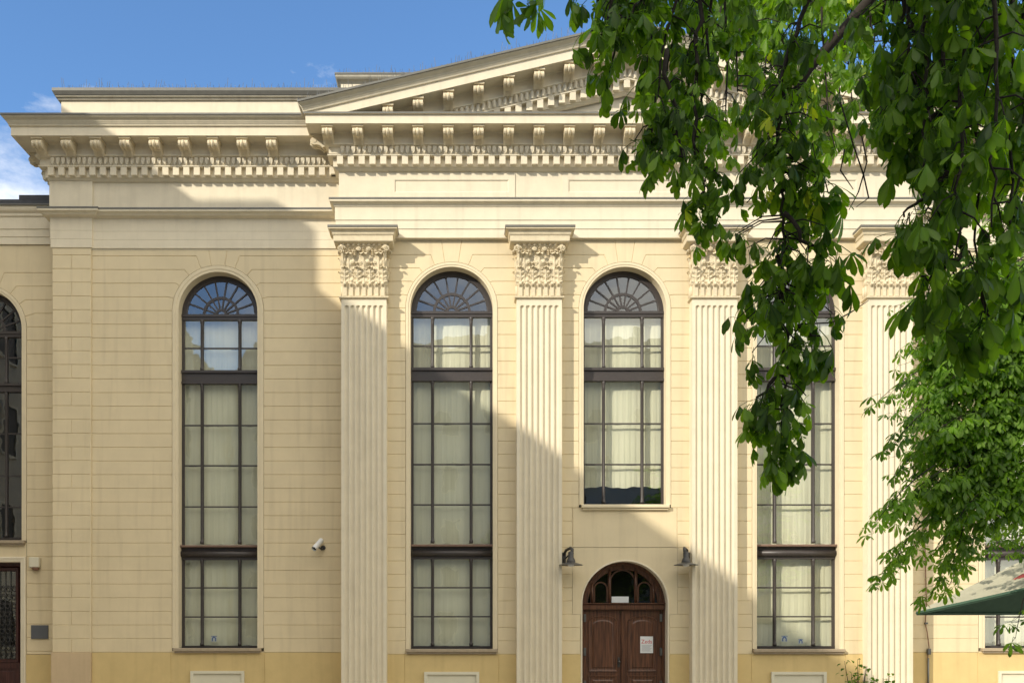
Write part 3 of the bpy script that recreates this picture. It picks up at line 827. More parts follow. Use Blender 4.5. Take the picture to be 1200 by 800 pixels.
    sub(s2, 'sill', sill_m or M_SILL)
    return root
BARS = [8.22, 6.45, 5.52, 4.6, 2.71, 2.05]
SP = [(8.87, 7.71), (7.41, 3.72), (3.36, 1.38)]
window(BL, WX[0], 0, HW_C, R_C, ZS_C, 1.32, BARS, SP)
window(BL, WX[2], 0, HW_C, R_C, ZS_C, 1.32, BARS, SP)
window(BL, WX[1], 0, HW_C, R_C, ZS_C, 4.56, [8.22, 6.45, 5.52], [(8.87, 7.71), (7.41, 4.62)], czb=5.02, sill_w=.99, sill_m=M_WALLP)
BARS_S = [8.32, 6.52, 5.58, 4.62, 2.73, 2.05]
SPS = [(8.97, 7.79), (7.48, 3.75), (3.38, 1.38)]
for sgn in (-1, 1): window(BL, XC+sgn*9.305, YS, HW_S, R_S, ZS_S, 1.33, BARS_S, SPS)
# wall below sills inside window strip
fillb = MB()
for cx in (WX[0], WX[2]): fillb.box(cx-R_C, cx+R_C, .0, .3, 1.19, 1.245)
for sgn in (-1, 1): fillb.box(XC+sgn*9.305-R_S, XC+sgn*9.305+R_S, YS, YS+.3, 1.22, 1.255)
fillb.build('wall_apron', M_WALL, BL)
# interior: dark room
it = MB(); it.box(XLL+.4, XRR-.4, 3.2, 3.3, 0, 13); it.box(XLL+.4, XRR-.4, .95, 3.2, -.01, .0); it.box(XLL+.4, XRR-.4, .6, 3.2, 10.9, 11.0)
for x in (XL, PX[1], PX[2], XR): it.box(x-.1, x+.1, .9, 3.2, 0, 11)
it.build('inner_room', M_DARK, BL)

# ---------------- main door
def main_door(cx):
    yp = 0.; f = .26; hw = .96; ZD = 2.33
    s = MB(); P = arch_path(0, 0, ZD, hw)
    s.sweep_xz(P, [(0, f+.02), (0, yp-.0), (.005, yp-.008), (.03, yp-.008), (.035, yp)])
    root = s.build('entrance_door', M_TRIM, BL, (cx, 0, 0), fix=False)
    m = MB()
    m.sweep_xz(P, [(-.001, f+.1), (-.001, f), (-.05, f), (-.065, f+.02), (-.065, f+.1)])
    # lintel
    m.bbox(-hw+.003, hw-.003, f-.05, f+.1, 2.20, 2.33, .02); m.box(-hw+.003, hw-.003, f-.07, f+.02, 2.335, 2.36)
    # fanlight: vertical uprights, arched lights
    m.sweep_xz(arc(0, ZD, hw-.06, 180, 0, 28), [(0, f+.1), (0, f+.03), (-.10, f+.03), (-.11, f+.1)])
    for x in (-.70, -.30, .30, .70):
        h = math.sqrt(.85**2-x*x); m.tube([(x, f+.035, 2.36), (x, f+.035, ZD+h)], .028, 8)
        m.box(x-.035, x+.035, f+.04, f+.1, 2.36, ZD+h)
    for a, b, hgt in ((-.30, .30, .86), (-.66, -.34, .62), (.34, .66, .62)):
        c = (a+b)/2; rr_ = (b-a)/2
        m.sweep_xz([(c-rr_, ZD+.05), *arc(c, ZD+hgt-rr_-.1 if rr_ < .2 else ZD+.5, rr_, 180, 0, 10), (c+rr_, ZD+.05)], [(0, f+.09), (0, f+.045), (-.03, f+.045), (-.03, f+.09)])
    # filled corners above arches
    fr = m.build('door_frame', M_DOOR, root, (cx, 0, 0))
    gm = MB(); gm.add([(p[0], f+.075, p[1]) for p in arc(0, ZD+.02, hw-.1, 180, 0, 24)], [tuple(range(25))]); gm.build('fanlight_glass', M_GLASSD, root, (cx, 0, 0), fix=False)
    for sx in (-1, 1):
        l = MB(); a, b = (sx*.015, sx*(hw-.07)); x0, x1 = min(a, b), max(a, b)
        l.box(x0, x1, f+.05, f+.10, 0.02, 2.195)
        xa, xb = x0+.13, x1-.13; cxm = (xa+xb)/2; rr_ = (xb-xa)/2
        # upper arched panel
        pth = [(xa, .82), (xa, 1.93)]+[(cxm+rr_*math.cos(t), 1.93+.12*math.sin(t)) for t in np.linspace(PI, 0, 12)[1:-1]]+[(xb, 1.93), (xb, .82)]
        l.sweep_xz(pth, [(.03, f+.05), (.02, f+.025), (0, f+.03), (-.02, f+.045), (-.05, f+.05)], closed=True)
        inn = [(cxm+(p[0]-cxm)*.78, 1.35+(p[1]-1.35)*.9) for p in pth]
        l.panel(inn, f+.03, g=.03, d=.018)
        pth = [(xa, .15), (xa, .68), (xb, .68), (xb, .15)]
        l.sweep_xz(pth, [(.03, f+.05), (.02, f+.025), (0, f+.03), (-.02, f+.045), (-.05, f+.05)], closed=True)
        l.panel([(xa+.07, .22), (xa+.07, .61), (xb-.07, .61), (xb-.07, .22)], f+.03, g=.03, d=.018)
        if sx < 0: l.bbox(-.035, .035, f+.01, f+.055, .02, 2.19, .01)
        lf = l.build('door_leaf', M_DOOR, root, (cx, 0, 0))
        for z in (.5, 1.25, 2.02):
            h = MB(); h.bbox(sx*(hw-.09)-.03, sx*(hw-.09)+.03, f-.005, f+.05, z-.09, z+.09, .006); h.build('hinge', M_STEEL, lf, (cx, 0, 0))
        k = MB()
        if sx < 0:
            k.lathe((-.09, f+.0, 1.02), [(.001, -.03), (.03, -.025), (.035, 0), (.015, .02), (.015, .05)], 12, axis='y')
            k.bbox(-.115, -.065, f+.035, f+.052, .9, 1.12, .004); k.build('handle', M_IRON, lf, (cx, 0, 0))
    return root
main_door(XC)
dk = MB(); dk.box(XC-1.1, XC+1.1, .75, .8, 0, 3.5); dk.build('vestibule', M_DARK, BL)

# paper notice on the door leaf, and white sheet in the fanlight
n0 = thing('paper_notice', (XC+.55, .27, 1.42), 'white paper notice with red heading taped to the brown entrance door', 'notice')
nm = MB(); nm.box(XC+.40, XC+.69, .285, .289, 1.22, 1.60); nm.build('sheet', M_PAPER, n0)
tx = bpy.data.curves.new('heading_text', 'FONT'); tx.body = 'Σcsb'; tx.size = .14; tx.align_x = 'CENTER'; tx.extrude = .0008
def text_obj(body, size, loc, m, parent, name='lettering', sx=1.0):
    c = bpy.data.curves.new(name, 'FONT'); c.body = body; c.size = size; c.align_x = 'CENTER'; c.extrude = .0008
    t = bpy.data.objects.new('tmp', c); COL.objects.link(t); bpy.context.view_layer.update()
    me = bpy.data.meshes.new_from_object(t.evaluated_get(bpy.context.evaluated_depsgraph_get())); bpy.data.objects.remove(t)
    me.name = name; me.materials.clear(); me.materials.append(m)
    o = link(name, me, parent, loc); o.rotation_euler = (PI/2, 0, 0); o.scale = (sx, 1, 1); return o
text_obj('Zeds', .125, (XC+.545, .283, 1.44), M_RED, n0, 'red_heading', 1.0)
ln = MB()
for k in range(7): ln.box(XC+.43, XC+.66-.02*(k % 3), .2835, .2845, 1.395-.022*k, 1.401-.022*k)
ln.build('text_lines', M_INK, n0)
fs_ = MB(); fs_.box(XC-.25, XC+.14, .31, .316, 2.37, 2.51)
tag(fs_.build('paper_sheet', M_PAPER), 'blank white sheet standing in the arched fanlight over the entrance door', 'paper')

# stickers in the windows
def sticker(x, y, z, s_, label):
    t = thing('window_sticker', (x, y, z), label, 'sticker', 'small blue stickers inside the window panes')
    m = MB(); m.box(x-s_, x+s_, y, y+.003, z-s_, z+s_); m.build('backing', M_PAPER, t)
    m = MB(); m.sweep_xz(arc(x, z+s_*.1, s_*.5, 0, 180, 8), [(.018, y-.001), (-.012, y-.001)]); m.box(x-s_*.75, x-s_*.35, y-.002, y-.001, z-s_*.8, z+s_*.2); m.box(x+s_*.35, x+s_*.75, y-.002, y-.001, z-s_*.8, z+s_*.2)
    m.box(x-s_, x+s_, y-.002, y-.001, z+s_*.8, z+s_); m.build('emblem', M_BLUE, t)
sticker(U(251, 748, 21.83).x, YS+.315, U(251, 748, 21.83).z, .07, 'blue and white sticker inside the bottom pane of the leftmost full window')
sticker(U(919, 748, 21.33).x, .315, U(919, 748, 21.33).z, .07, 'larger blue and white sticker at the left of the pair beside the shrub window')
sticker(U(938, 751, 21.33).x, .315, U(938, 751, 21.33).z, .055, 'smaller blue and white sticker at the right of the pair beside the shrub window')

# ---------------- wall lamps beside the door arch
def wall_lamp(x, z, label, flip=1):
    t = thing('wall_lamp', (x, 0, z), label, 'lamp', 'disc shaded lamps flanking the entrance door')
    m = MB(); m.bbox(x-.11*flip-.06, x-.11*flip+.06, -.05, .0, z+.02, z+.26, .01)
    m.tube([(x-.10*flip, -.03, z+.20), (x-.06*flip, -.14, z+.30), (x+.03*flip, -.26, z+.34), (x+.05*flip, -.36, z+.30), (x+.04*flip, -.38, z+.22)], [.03, .032, .034, .036, .04], 10)
    m.tube([(x-.12*flip, -.03, z+.08), (x-.07*flip, -.18, z+.12), (x, -.32, z+.2)], .018, 8); m.build('bracket', M_IRON, t)
    cxx, cyy = x+.02*flip, -.38
    m = MB(); m.lathe((cxx, cyy, z), [(.05, .25), (.065, .22), (.06, .12), (.085, .08), (.10, .03), (.10, .0)], 16); m.build('lamp_housing', M_IRON, t)
    m = MB(); m.lathe((cxx, cyy, z), [(.10, .005), (.14, -.005), (.20, -.025), (.255, -.04), (.27, -.05), (.265, -.054), (.2, -.035), (.1, -.012)], 28); m.build('lamp_shade', M_STEEL, t)
    m = MB(); m.lathe((cxx, cyy, z-.03), [(.06, .02), (.075, -.01), (.06, -.045), (.02, -.055)], 14); m.build('bulb_glass', M_WHITE, t)
a = U(668, 658, 20.62); wall_lamp(a.x, a.z-.02, 'grey disc lamp left of the door arch, beside the second fluted pilaster')
a = U(805, 658, 20.62); wall_lamp(a.x, a.z-.02, 'grey disc lamp right of the door arch, with its shade over the third pilaster', -1)
# security camera
a = U(373, 640, 21.4)
t = thing('security_camera', (a.x, YS, a.z), 'small white security camera aimed down-left on the cream wall', 'camera')
m = MB(); m.lathe((a.x+.10, YS, a.z-.02), [(.055, -.02), (.055, .0)], 12, axis='y'); m.tube([(a.x+.10, YS-.01, a.z-.03), (a.x+.08, YS-.10, a.z-.07), (a.x+.03, YS-.17, a.z-.03)], .02, 8); m.build('mount', M_IRON, t)
m = MB(); p0 = Vector((a.x+.07, YS-.07, a.z+.13)); p1 = Vector((a.x-.05, YS-.27, a.z-.06)); m.tube([p0, p0+(p1-p0)*.05, p0+(p1-p0)*.95, p1], [.045, .052, .052, .05], 16); m.build('housing', M_WHITE, t)
d = (p1-p0).normalized(); m = MB(); m.tube([p1-d*.03, p1+d*.004], [.040, .040], 14); m.build('lens', M_DARK, t)
m = MB(); m.tube([p0+Vector((0, 0, .02)), p1+Vector((0, 0, .02))+d*.05], [.060, .060], 16, caps=False); m.build('sun_shield', M_WHITE, t)
# conductor cable on the right block
m = MB(); X = 10.70
pts = [(X-.02, YS-.02, 10.4), (X, YS-.03, 7), (X-.01, YS-.03, 3.9), (X+.03, YS-.03, 2.3), (X, YS-.03, 1.9), (X+.04, YS-.04, 1.7), (X+.08, YS-.05, 1.35), (X+.05, YS-.05, 1.15), (X+.06, YS-.05, .9), (X+.06, YS-.05, 0)]
m.tube(pts, .012, 6)
t = thing('conductor_cable', (X, YS, 0), 'thin reddish lightning conductor running down the wall beside the last pilaster', 'cable')
m.build('cable', M_CABLE, t)
m = MB(); m.tube([(X+.06, YS-.05, 0), (X+.06, YS-.05, 1.1)], .022, 8); m.bbox(X+.035, X+.115, YS-.085, YS-.01, 1.18, 1.32, .01); m.box(X-.01, X+.05, YS-.06, YS, 1.88, 1.92); m.build('guard_pipe', M_STEEL, t)

# ================================================================== LEFT ANNEX
YA = .95; DA = 21+YA
def ax(px): return (px-VX)*DA/FPX
def az(py): return CZ+(VY-py)*DA/FPX
AN = thing('annex_building', (-13, 2, 0), 'lower cream annex with dark roof, arched window and panelled door, left of the hall', 'building')
m = MB(); XA0, XA1 = -20.5, XLL+.02
WA = ax(-21); RA = 1.045; ZA = az(333)-RA
bay(m, ax(-60)-.35, XA1, WA, RA, ZA, az(635)-.02, YA, az(635)-.02, .318, az(287))
m.build('wall', M_WALL, AN)
zsw = az(635)-.02
# wall between window and door
m = MB(); zd = az(652)
DXR = ax(31)          # outer edge of the door surround
n = 15
for k in range(14):
    a_, b_ = zsw-.318*(k+1), zsw-.318*k
    x0 = DXR if b_ < zd+.2 else XA1-.9
    if b_ < DZP+.0: break
    m.panel([(x0, max(a_, DZP-.03)), (XA1, max(a_, DZP-.03)), (XA1, b_), (x0, b_)], YA)
m.panel([(XA0, zd), (XA1-.9, zd), (XA1-.9, zsw), (XA0, zsw)], YA, g=0)
m.panel([(XA0, zsw), (ax(-60)-.35, zsw), (ax(-60)-.35, az(287)), (XA0, az(287))], YA, g=0)
m.panel([(XA0, 0), (ax(-60), 0), (ax(-60), zd), (XA0, zd)], YA, g=0)
m.build('lower_wall', M_WALL, AN)
m = MB(); m.box(DXR, XA1, YA-.012, YA+.2, 0, DZP-.035); m.build('plinth', M_OCHRE, AN)
prof = [(0, az(288)), (.03, az(286)), (.03, az(279)), (.05, az(278)), (.05, az(270)), (.06, az(269)), (.06, az(256)), (.09, az(254.5)), (.11, az(252)), (.11, az(249.5)), (.16, az(248)), (.17, az(244.5))]
zz0 = az(287)
prof = [(0, zz0), (.04, zz0), (.04, zz0+.17), (.055, zz0+.175), (.055, zz0+.34), (.075, zz0+.35), (.075, zz0+.62), (.11, zz0+.64), (.11, zz0+.70), (.17, zz0+.74), (.19, zz0+.78), (.19, zz0+.84)]
m = MB(); m.sweep_plan([(XA0, YA), (XA1, YA)], prof); m.build('cornice', M_TRIM, AN, fix=False)
zt = zz0+.84
m = MB(); m.sweep_plan([(XA0, YA), (XA1, YA)], [(.19, zt), (.23, zt), (.23, zt+.03), (0, zt+.08)]); m.build('gutter', M_FLASH, AN, fix=False)
m = MB(); m.box(XA0, XA1, YA-.02, YA+1.2, zt+.02, zt+.22); m.box(ax(21), XA1, YA+.05, YA+1.5, zt+.2, zt+.36); m.add([(XA0, YA-.02, zt+.225), (XA1, YA-.02, zt+.225), (XA1, 10, zt+.5), (XA0, 10, zt+.5)], [(0, 1, 2, 3)]); m.build('roof', M_ROOF, AN)
m = MB(); m.box(XA0, XA1, 10, 10.2, 0, zt); m.box(XA0, XA0+.2, YA, 10, 0, zt); m.build('rear_wall', M_WALL, AN)
zf = lambda z: z
zsill = zsw+.06
spA = [(ZA-.12, az(446)), (az(456), zsill+.1)]
window(AN, WA, YA, RA-.115, RA, ZA, zsill, [az(415), az(505), az(555), az(592)], spA, curtain=False)
m = MB(); m.box(XA0+.3, XA1-.3, YA+2.2, YA+2.3, 0, zt); m.build('inner_room', M_DARK, AN)
# panelled door with wrought grille
m = MB(); dx1 = ax(31); dx0 = dx1-2.3; ztp = az(652)
m.sweep_xz([(dx0, 0), (dx0, ztp), (dx1, ztp), (dx1, 0)], [(0, YA+.01), (0, YA-.05), (-.03, YA-.06), (-.06, YA-.05), (-.12, YA-.04), (-.13, YA-.02), (-.13, YA+.25)])
DR = m.build('door', M_TRIM, AN, fix=False)
m = MB(); a_, b_ = dx0+.13, dx1-.13; zq = ztp-.13
m.sweep_xz([(a_, 0), (a_, zq), (b_, zq), (b_, 0)], [(0, YA+.26), (0, YA+.12), (-.07, YA+.12), (-.09, YA+.15), (-.09, YA+.26)])
m.box(a_+.09, b_-.09, YA+.2, YA+.25, 0, .95)
mid = (a_+b_)/2
for c in (mid-.49, mid+.49):
    m.sweep_xz([(c-.39, .98), (c-.39, zq-.12), (c+.39, zq-.12), (c+.39, .98)], [(.03, YA+.22), (0, YA+.16), (-.06, YA+.16), (-.08, YA+.22)], closed=True)
    m.panel([(c-.3, .2), (c-.3, .8), (c+.3, .8), (c+.3, .2)], YA+.18, g=.04, d=.03)
m.box(a_+.09, b_-.09, YA+.17, YA+.24, .84, .97); m.box(mid-.06, mid+.06, YA+.15, YA+.24, 0, zq)
m.build('door_leaf', M_DOOR2, DR)
m = MB()
for c in (mid-.49, mid+.49):
    for i in range(5):
        for j in range(9):
            x, z = c-.26+.13*i, 1.12+.2*j
            m.tube([(x+.07*math.cos(t)*(1-t/16), YA+.2, z+.09*math.sin(t)*(1-t/16)) for t in np.linspace(0, 9, 12)], .009, 4)
    for i in range(6): m.tube([(c-.32+.128*i, YA+.205, 1.0), (c-.32+.128*i, YA+.205, zq-.15)], .008, 4)
m.build('grille', M_IRON, DR)
m = MB(); m.box(a_+.1, b_-.1, YA+.225, YA+.23, .98, zq-.1); m.build('door_glass', M_GLASS, DR)
# alarm box and plaque
a = U(41, 660, DA-.06)
t = thing('alarm_box', (a.x, YA, a.z), 'small cream sounder box with dark base beside the annex door', 'alarm box')
m = MB(); m.bbox(a.x-.12, a.x+.12, YA-.12, YA, a.z-.09, a.z+.15, .015); m.build('casing', M_VENT, t)
m = MB(); m.lathe((a.x+.02, YA-.07, a.z-.16), [(.05, 0), (.075, .03), (.075, .07)], 14); m.build('beacon', M_CABLE, t)
a0, a1 = U(37, 732, DA), U(57, 748, DA)
t = thing('wall_plaque', ((a0.x+a1.x)/2, YA, a1.z), 'blank slate grey plaque on the cream wall beside the annex door', 'plaque')
m = MB(); m.bbox(a0.x, a1.x, YA-.035, YA, a1.z, a0.z, .006); m.build('plate', M_PLAQUE, t)

# ================================================================== neighbouring houses (cast the shade, stand in the reflections)
def house(name, x0, x1, y0, y1, h, label, mw, roofh, faces, chim=(), ridge='y'):
    H = thing(name, ((x0+x1)/2, (y0+y1)/2, 0), label, 'building')
    m = MB(); m.box(x0, x1, y0, y1, 0, h); m.build('wall', mw, H)
    m = MB()
    if ridge == 'y':
        xm_ = (x0+x1)/2; m.add([(x0-.0, y0, h+.01), (x1, y0, h+.01), (xm_, y0, h+roofh), (x0, y1, h+.01), (x1, y1, h+.01), (xm_, y1, h+roofh)], [(0, 1, 2), (3, 5, 4), (0, 2, 5, 3), (1, 4, 5, 2)])
    else:
        ym_ = (y0+y1)/2; m.add([(x0, y0, h+.01), (x0, y1, h+.01), (x0, ym_, h+roofh), (x1, y0, h+.01), (x1, y1, h+.01), (x1, ym_, h+roofh)], [(0, 1, 2), (3, 5, 4), (0, 2, 5, 3), (1, 4, 5, 2)])
    rf_ = m.build('roof', M_TILE, H)
    for c in chim:
        m = MB(); m.box(*c); m.build('chimney', mw, rf_)
    wm = MB(); wm.box(-.5, .5, -.03, .03, 0, 1.6); wmesh = wm.mesh('window', M_FRAME)
    sm = MB(); sm.sweep_xz([(-.5, 0), (-.5, 1.6), (.5, 1.6), (.5, 0)], [(0, -.08), (.1, -.08), (.1, 0.02)], closed=True); smesh = sm.mesh('window_frame', M_TRIM)
    for (fx, fy, ang, nn, along) in faces:
        for k in range(nn):
            for fl_ in range(int((h-1.5)//3.4)):
                p = (fx+(along[0])*k, fy+along[1]*k, 1.2+3.4*fl_)
                o = link('window', wmesh, H, p); o.rotation_euler = (0, 0, ang)
                o2 = link('window_frame', smesh, o, p)
    return H
house('tenement_house', -27, -16, -33, -1.2, 18.72, 'tall plastered tenement along the west side of the courtyard, outside the picture', M_HOUSE1, 2.2,
      [(-15.99, -31, PI/2, 10, (0, 3.1))], chim=[(-18.5, -16.0, -11.05, -10.2, 18.4, 20.05)])
house('tenement_house', -15.8, 34, -56, -42, 19.3, 'grey tenement closing the courtyard opposite the hall, outside the picture', M_HOUSE2, 4.5,
      [(-14, -41.99, PI, 14, (3.3, 0))], chim=[(-8, -6.8, -50, -48.8, 19, 25), (2, 3.4, -48, -47, 19, 25), (13, 14, -50, -49, 19, 24.5)], ridge='x')
house('tenement_house', -32, -16.2, -58, -40, 19.4, 'gabled tenement in the far corner of the courtyard, outside the picture', M_HOUSE1, 5.0,
      [(-30, -39.99, PI, 4, (3.3, 0))], ridge='y')

# ================================================================== PARASOL
PS = thing('garden_parasol', (9.2, -6, 0), 'cream garden parasol with green edging and red lettering in front of the right wall', 'parasol')
L_ = U(1074, 716, 15.); F_ = U(1300, 664, 13.6); B_ = U(1310, 716, 17.2); A_ = U(1262, 630, 15.4)
R_ = F_+B_-L_; A_ = (F_+B_)/2+Vector((0, 0, 1.35)); A_.x = (F_.x+B_.x)/2
def cloth_panel(m, P, Q, A, sag=.09, n=14, drop=0.):
    vs = []
    for i in range(n+1):
        t = i/n
        for j in range(n+1):
            u = j/n; e_ = P.lerp(Q, u); p = e_.lerp(A, t)
            s_ = sag*math.sin(PI*u)*(1-t)**1.0*.8+.05*math.sin(PI*u)*math.sin(PI*t)
            inward = (A-e_); inward.z = 0
            p = p+inward.normalized()*s_*1.2*(1-t)-Vector((0, 0, .05*math.sin(PI*t)))
            vs.append(p)
    k = n+1; m.add(vs, [(i*k+j, i*k+j+1, (i+1)*k+j+1, (i+1)*k+j) for i in range(n) for j in range(n)], True)
    return [vs[j] for j in range(k)]
m = MB(); edges = []
for P, Q in ((L_, F_), (F_, R_), (R_, B_), (B_, L_)): edges.append(cloth_panel(m, P, Q, A_))
cn = m.build('canopy', M_CANVAS, PS, fix=False)
li = MB()
for P, Q in ((L_, F_), (F_, R_), (R_, B_), (B_, L_)): cloth_panel(li, P, Q, A_)
li.v = [(x_, y_, z_-.012) for x_, y_, z_ in li.v]; li.build('lining', M_GREEN, cn, fix=False)
m = MB()
for ed in edges:
    vs = list(ed)+[p+Vector((0, 0, -.06)) for p in ed]; k = len(ed)
    m.add(vs, [(i, i+1, k+i+1, k+i) for i in range(k-1)], True)
    m.tube([p+Vector((0, 0, -.03)) for p in ed], .02, 6)
m.build('edging', M_GREEN, cn, fix=False)
# red lettering along the front-left panel
def on_panel(P, Q, A, u, t, lift=.012):
    e_ = P.lerp(Q, u); nrm = (Q-P).cross(A-P).normalized(); nrm = nrm if nrm.z > 0 else -nrm
    inward = (A-e_); inward.z = 0
    return e_.lerp(A, t)+inward.normalized()*(.09*math.sin(PI*u)*(1-t)*.8+.05*math.sin(PI*u)*math.sin(PI*t))*1.2*(1-t)-Vector((0, 0, .05*math.sin(PI*t)))+nrm*lift
m = MB()
for k in range(7):
    u0 = .36+.028*k; m.add([on_panel(L_, F_, A_, u0, .20), on_panel(L_, F_, A_, u0+.02, .20), on_panel(L_, F_, A_, u0+.02, .27), on_panel(L_, F_, A_, u0, .27)], [(0, 1, 2, 3)])
m.build('red_lettering', M_RED, cn, fix=False)
m = MB()
for c in (L_, F_, R_, B_): m.tube([c+Vector((0, 0, -.02)), c.lerp(A_, .5)+Vector((0, 0, -.10)), A_+Vector((0, 0, -.06))], .016, 6)
m.build('ribs', M_GREEN, PS)
m = MB(); m.tube([(A_.x, A_.y, .08), A_+Vector((0, 0, .08))], .03, 10); m.build('pole', M_STEEL, PS)
m = MB(); m.bbox(A_.x-.4, A_.x+.4, A_.y-.4, A_.y+.4, 0, .09, .015); m.build('base', M_STEEL, PS)

# ================================================================== TREES
def leaflet(length, width, droop, n=5):
    """obovate leaflet along +x, folded on its midrib; returns verts, faces"""
    prof = [(0, .04), (.25, .30), (.5, .72), (.72, 1.0), (.88, .78), (1.0, .04)]
    vs = []
    for t, w_ in prof:
        x = length*t; z = -droop*length*t*t; y = width/2*w_
        vs += [(x, -y, z+.12*y), (x, 0, z-.02*width), (x, y, z+.12*y)]
    fs = []
    for i in range(len(prof)-1):
        fs += [(i*3, i*3+1, i*3+4, i*3+3), (i*3+1, i*3+2, i*3+5, i*3+4)]
    return np.array(vs, float), fs
def rotm(ax_, a):
    c, s_ = math.cos(a), math.sin(a)
    return np.array({'x': [[1,0,0],[0,c,-s_],[0,s_,c]], 'y': [[c,0,s_],[0,1,0],[-s_,0,c]], 'z': [[c,-s_,0],[s_,c,0],[0,0,1]]}[ax_])
def chestnut_leaf(seed, dr=(.6, 1.25), flat=(.1, .4)):
    """palmate leaf: petiole from origin along +x, leaflets hanging from its tip"""
    rs = random.Random(seed); V = []; F = []; n = rs.choice((5, 6, 7, 7)); pet = rs.uniform(.08, .15)
    pv = []
    for i in range(3):
        t = i/2; x = pet*t; z = -.25*pet*t*t
        for k in range(3):
            a = 2*PI*k/3; pv.append((x, .0028*math.cos(a), z+.0028*math.sin(a)))
    V.append(np.array(pv)); F += [(i*3+k, i*3+(k+1) % 3, (i+1)*3+(k+1) % 3, (i+1)*3+k) for i in range(2) for k in range(3)]
    base = 9; tip = np.array([pet, 0, -.25*pet])
    for k in range(n):
        az_ = (k-(n-1)/2)*math.radians(300/n)+rs.uniform(-.1, .1); c = 1-abs(k-(n-1)/2)/((n-1)/2+.01)
        L = .15*(.62+.42*c)*rs.uniform(.9, 1.1); v, f = leaflet(L, L*.35, rs.uniform(*flat))
        v = v@rotm('x', rs.uniform(-.35, .35)).T@rotm('y', rs.uniform(*dr)).T@rotm('z', az_).T+tip
        V.append(v); F += [tuple(i+base for i in q) for q in f]; base += len(v)
    return np.concatenate(V), F
def broad_leaf(seed):
    rs = random.Random(seed); L = .085*rs.uniform(.8, 1.2)
    prof = [(0, .1), (.12, .75), (.3, 1.0), (.42, .72), (.55, .85), (.75, .45), (.85, .3), (1, .03)]; vs = []
    for t, w_ in prof:
        y = L*.45*w_; z = -.25*L*t*t; vs += [(L*t, -y, z+.2*y), (L*t, 0, z), (L*t, y, z+.2*y)]
    fs = []
    for i in range(len(prof)-1): fs += [(i*3, i*3+1, i*3+4, i*3+3), (i*3+1, i*3+2, i*3+5, i*3+4)]
    return np.array(vs), fs
TA = [chestnut_leaf(s_) for s_ in range(10)]; TC = [chestnut_leaf(s_+50, (.1, .55), (.2, .6)) for s_ in range(10)]; TB = [broad_leaf(s_) for s_ in range(6)]
def foliage(name, templates, inst, material, parent):
    """inst: list of (pos, yaw, pitch, roll, scale, tone)"""
    VV = []; LV = []; tones = []; fc = []; b = 0
    for k, (p, yaw, pit, rol, sc, tone) in enumerate(inst):
        v, f = templates[k % len(templates)]
        Rm = rotm('z', yaw)@rotm('y', pit)@rotm('x', rol); VV.append((v*sc)@Rm.T+np.array(p))
        fa = np.array(f)+b; fc.append(fa); tones += [min(.92, tone+.16) if q % 3 == 1 and tone < .93 else tone for q in range(len(v))]; b += len(v)
    V = np.concatenate(VV).astype(np.float32); Fq = np.concatenate(fc).astype(np.int32)
    me = bpy.data.meshes.new(name); me.vertices.add(len(V)); me.vertices.foreach_set('co', V.ravel())
    me.loops.add(Fq.size); me.loops.foreach_set('vertex_index', Fq.ravel()); me.polygons.add(len(Fq))
    me.polygons.foreach_set('loop_start', np.arange(0, Fq.size, 4, dtype=np.int32)); me.polygons.foreach_set('loop_total', np.full(len(Fq), 4, np.int32))
    at_ = me.attributes.new('tone', 'FLOAT', 'POINT'); at_.data.foreach_set('value', np.array(tones, np.float32))
    me.materials.append(material); me.update(calc_edges=True); me.validate()
    return link(name, me, parent)

# ---- near chestnut
TA_T = thing('chestnut_tree', (5.4, -14.8, 0), 'near horse chestnut with dark drooping palmate leaves hanging into the upper right', 'tree')
tr = MB()
tr.tube([(5.4, -14.8, -.1), (5.35, -14.85, .6), (5.25, -14.9, 2.5), (5.1, -15.0, 4.6), (4.9, -15.2, 6.6), (4.6, -15.3, 9.0), (4.3, -15.2, 11)], [.36, .30, .26, .24, .19, .12, .04], 14)
TRK = tr.build('trunk', M_BARK, TA_T)
inst = []; br = MB()
def leafy(p, n, spread, sc=1.0, tone=(0, 1)):
    """a whorl of n leaves round the twig tip p"""
    for _ in range(n):
        yaw = random.uniform(0, 2*PI); pit = random.uniform(-.1, .95)
        q = Vector(p)+Vector((random.gauss(0, spread), random.gauss(0, spread), random.gauss(0, spread)))
        inst.append((tuple(q), yaw, pit, random.uniform(-.4, .4), sc*random.uniform(.68, 1.15), random.uniform(*tone)*.93 if random.random() > .006 else 1.0))
def strand(pts, wid, dens=1.0, rad=.012, sc=1.0, leaves=(3, 5), tone=(0, 1)):
    """hanging branch: pts = list of (px, py, D) ; wid = list of half widths in metres"""
    P = [U(*q) for q in pts]; fine = []
    for i in range(len(P)-1):
        for k in range(5): fine.append((P[i].lerp(P[i+1], k/5), wid[i]+(wid[i+1]-wid[i])*k/5))
    fine.append((P[-1], wid[-1])); c = [Vector(f[0])+Vector([random.gauss(0, .012) for _ in range(3)]) for f in fine]
    n = len(c); br.tube(c, [rad*(1-.8*i/(n-1))+.002 for i in range(n)], 6)
    total = sum((c[i+1]-c[i]).length for i in range(n-1))
    cnt = int(total*9*dens)+1
    for k in range(cnt):
        s_ = random.random()*(n-1); i = min(int(s_), n-2); b0 = c[i].lerp(c[i+1], s_-i); w_ = fine[i][1]
        a = random.uniform(0, 2*PI); r_ = w_*math.sqrt(random.random())
        tip = b0+Vector((math.cos(a)*r_, math.sin(a)*r_*.8, random.uniform(-.12, .02)-.25*r_))
        mid_ = (b0+tip)/2+Vector((0, 0, .03))
        if r_ > .05: br.tube([b0, mid_, tip], [.0055, .004, .003], 4)
        leafy(tip, random.randint(*leaves), .018, sc, tone)
    leafy(c[-1], 3, .02, sc, tone)
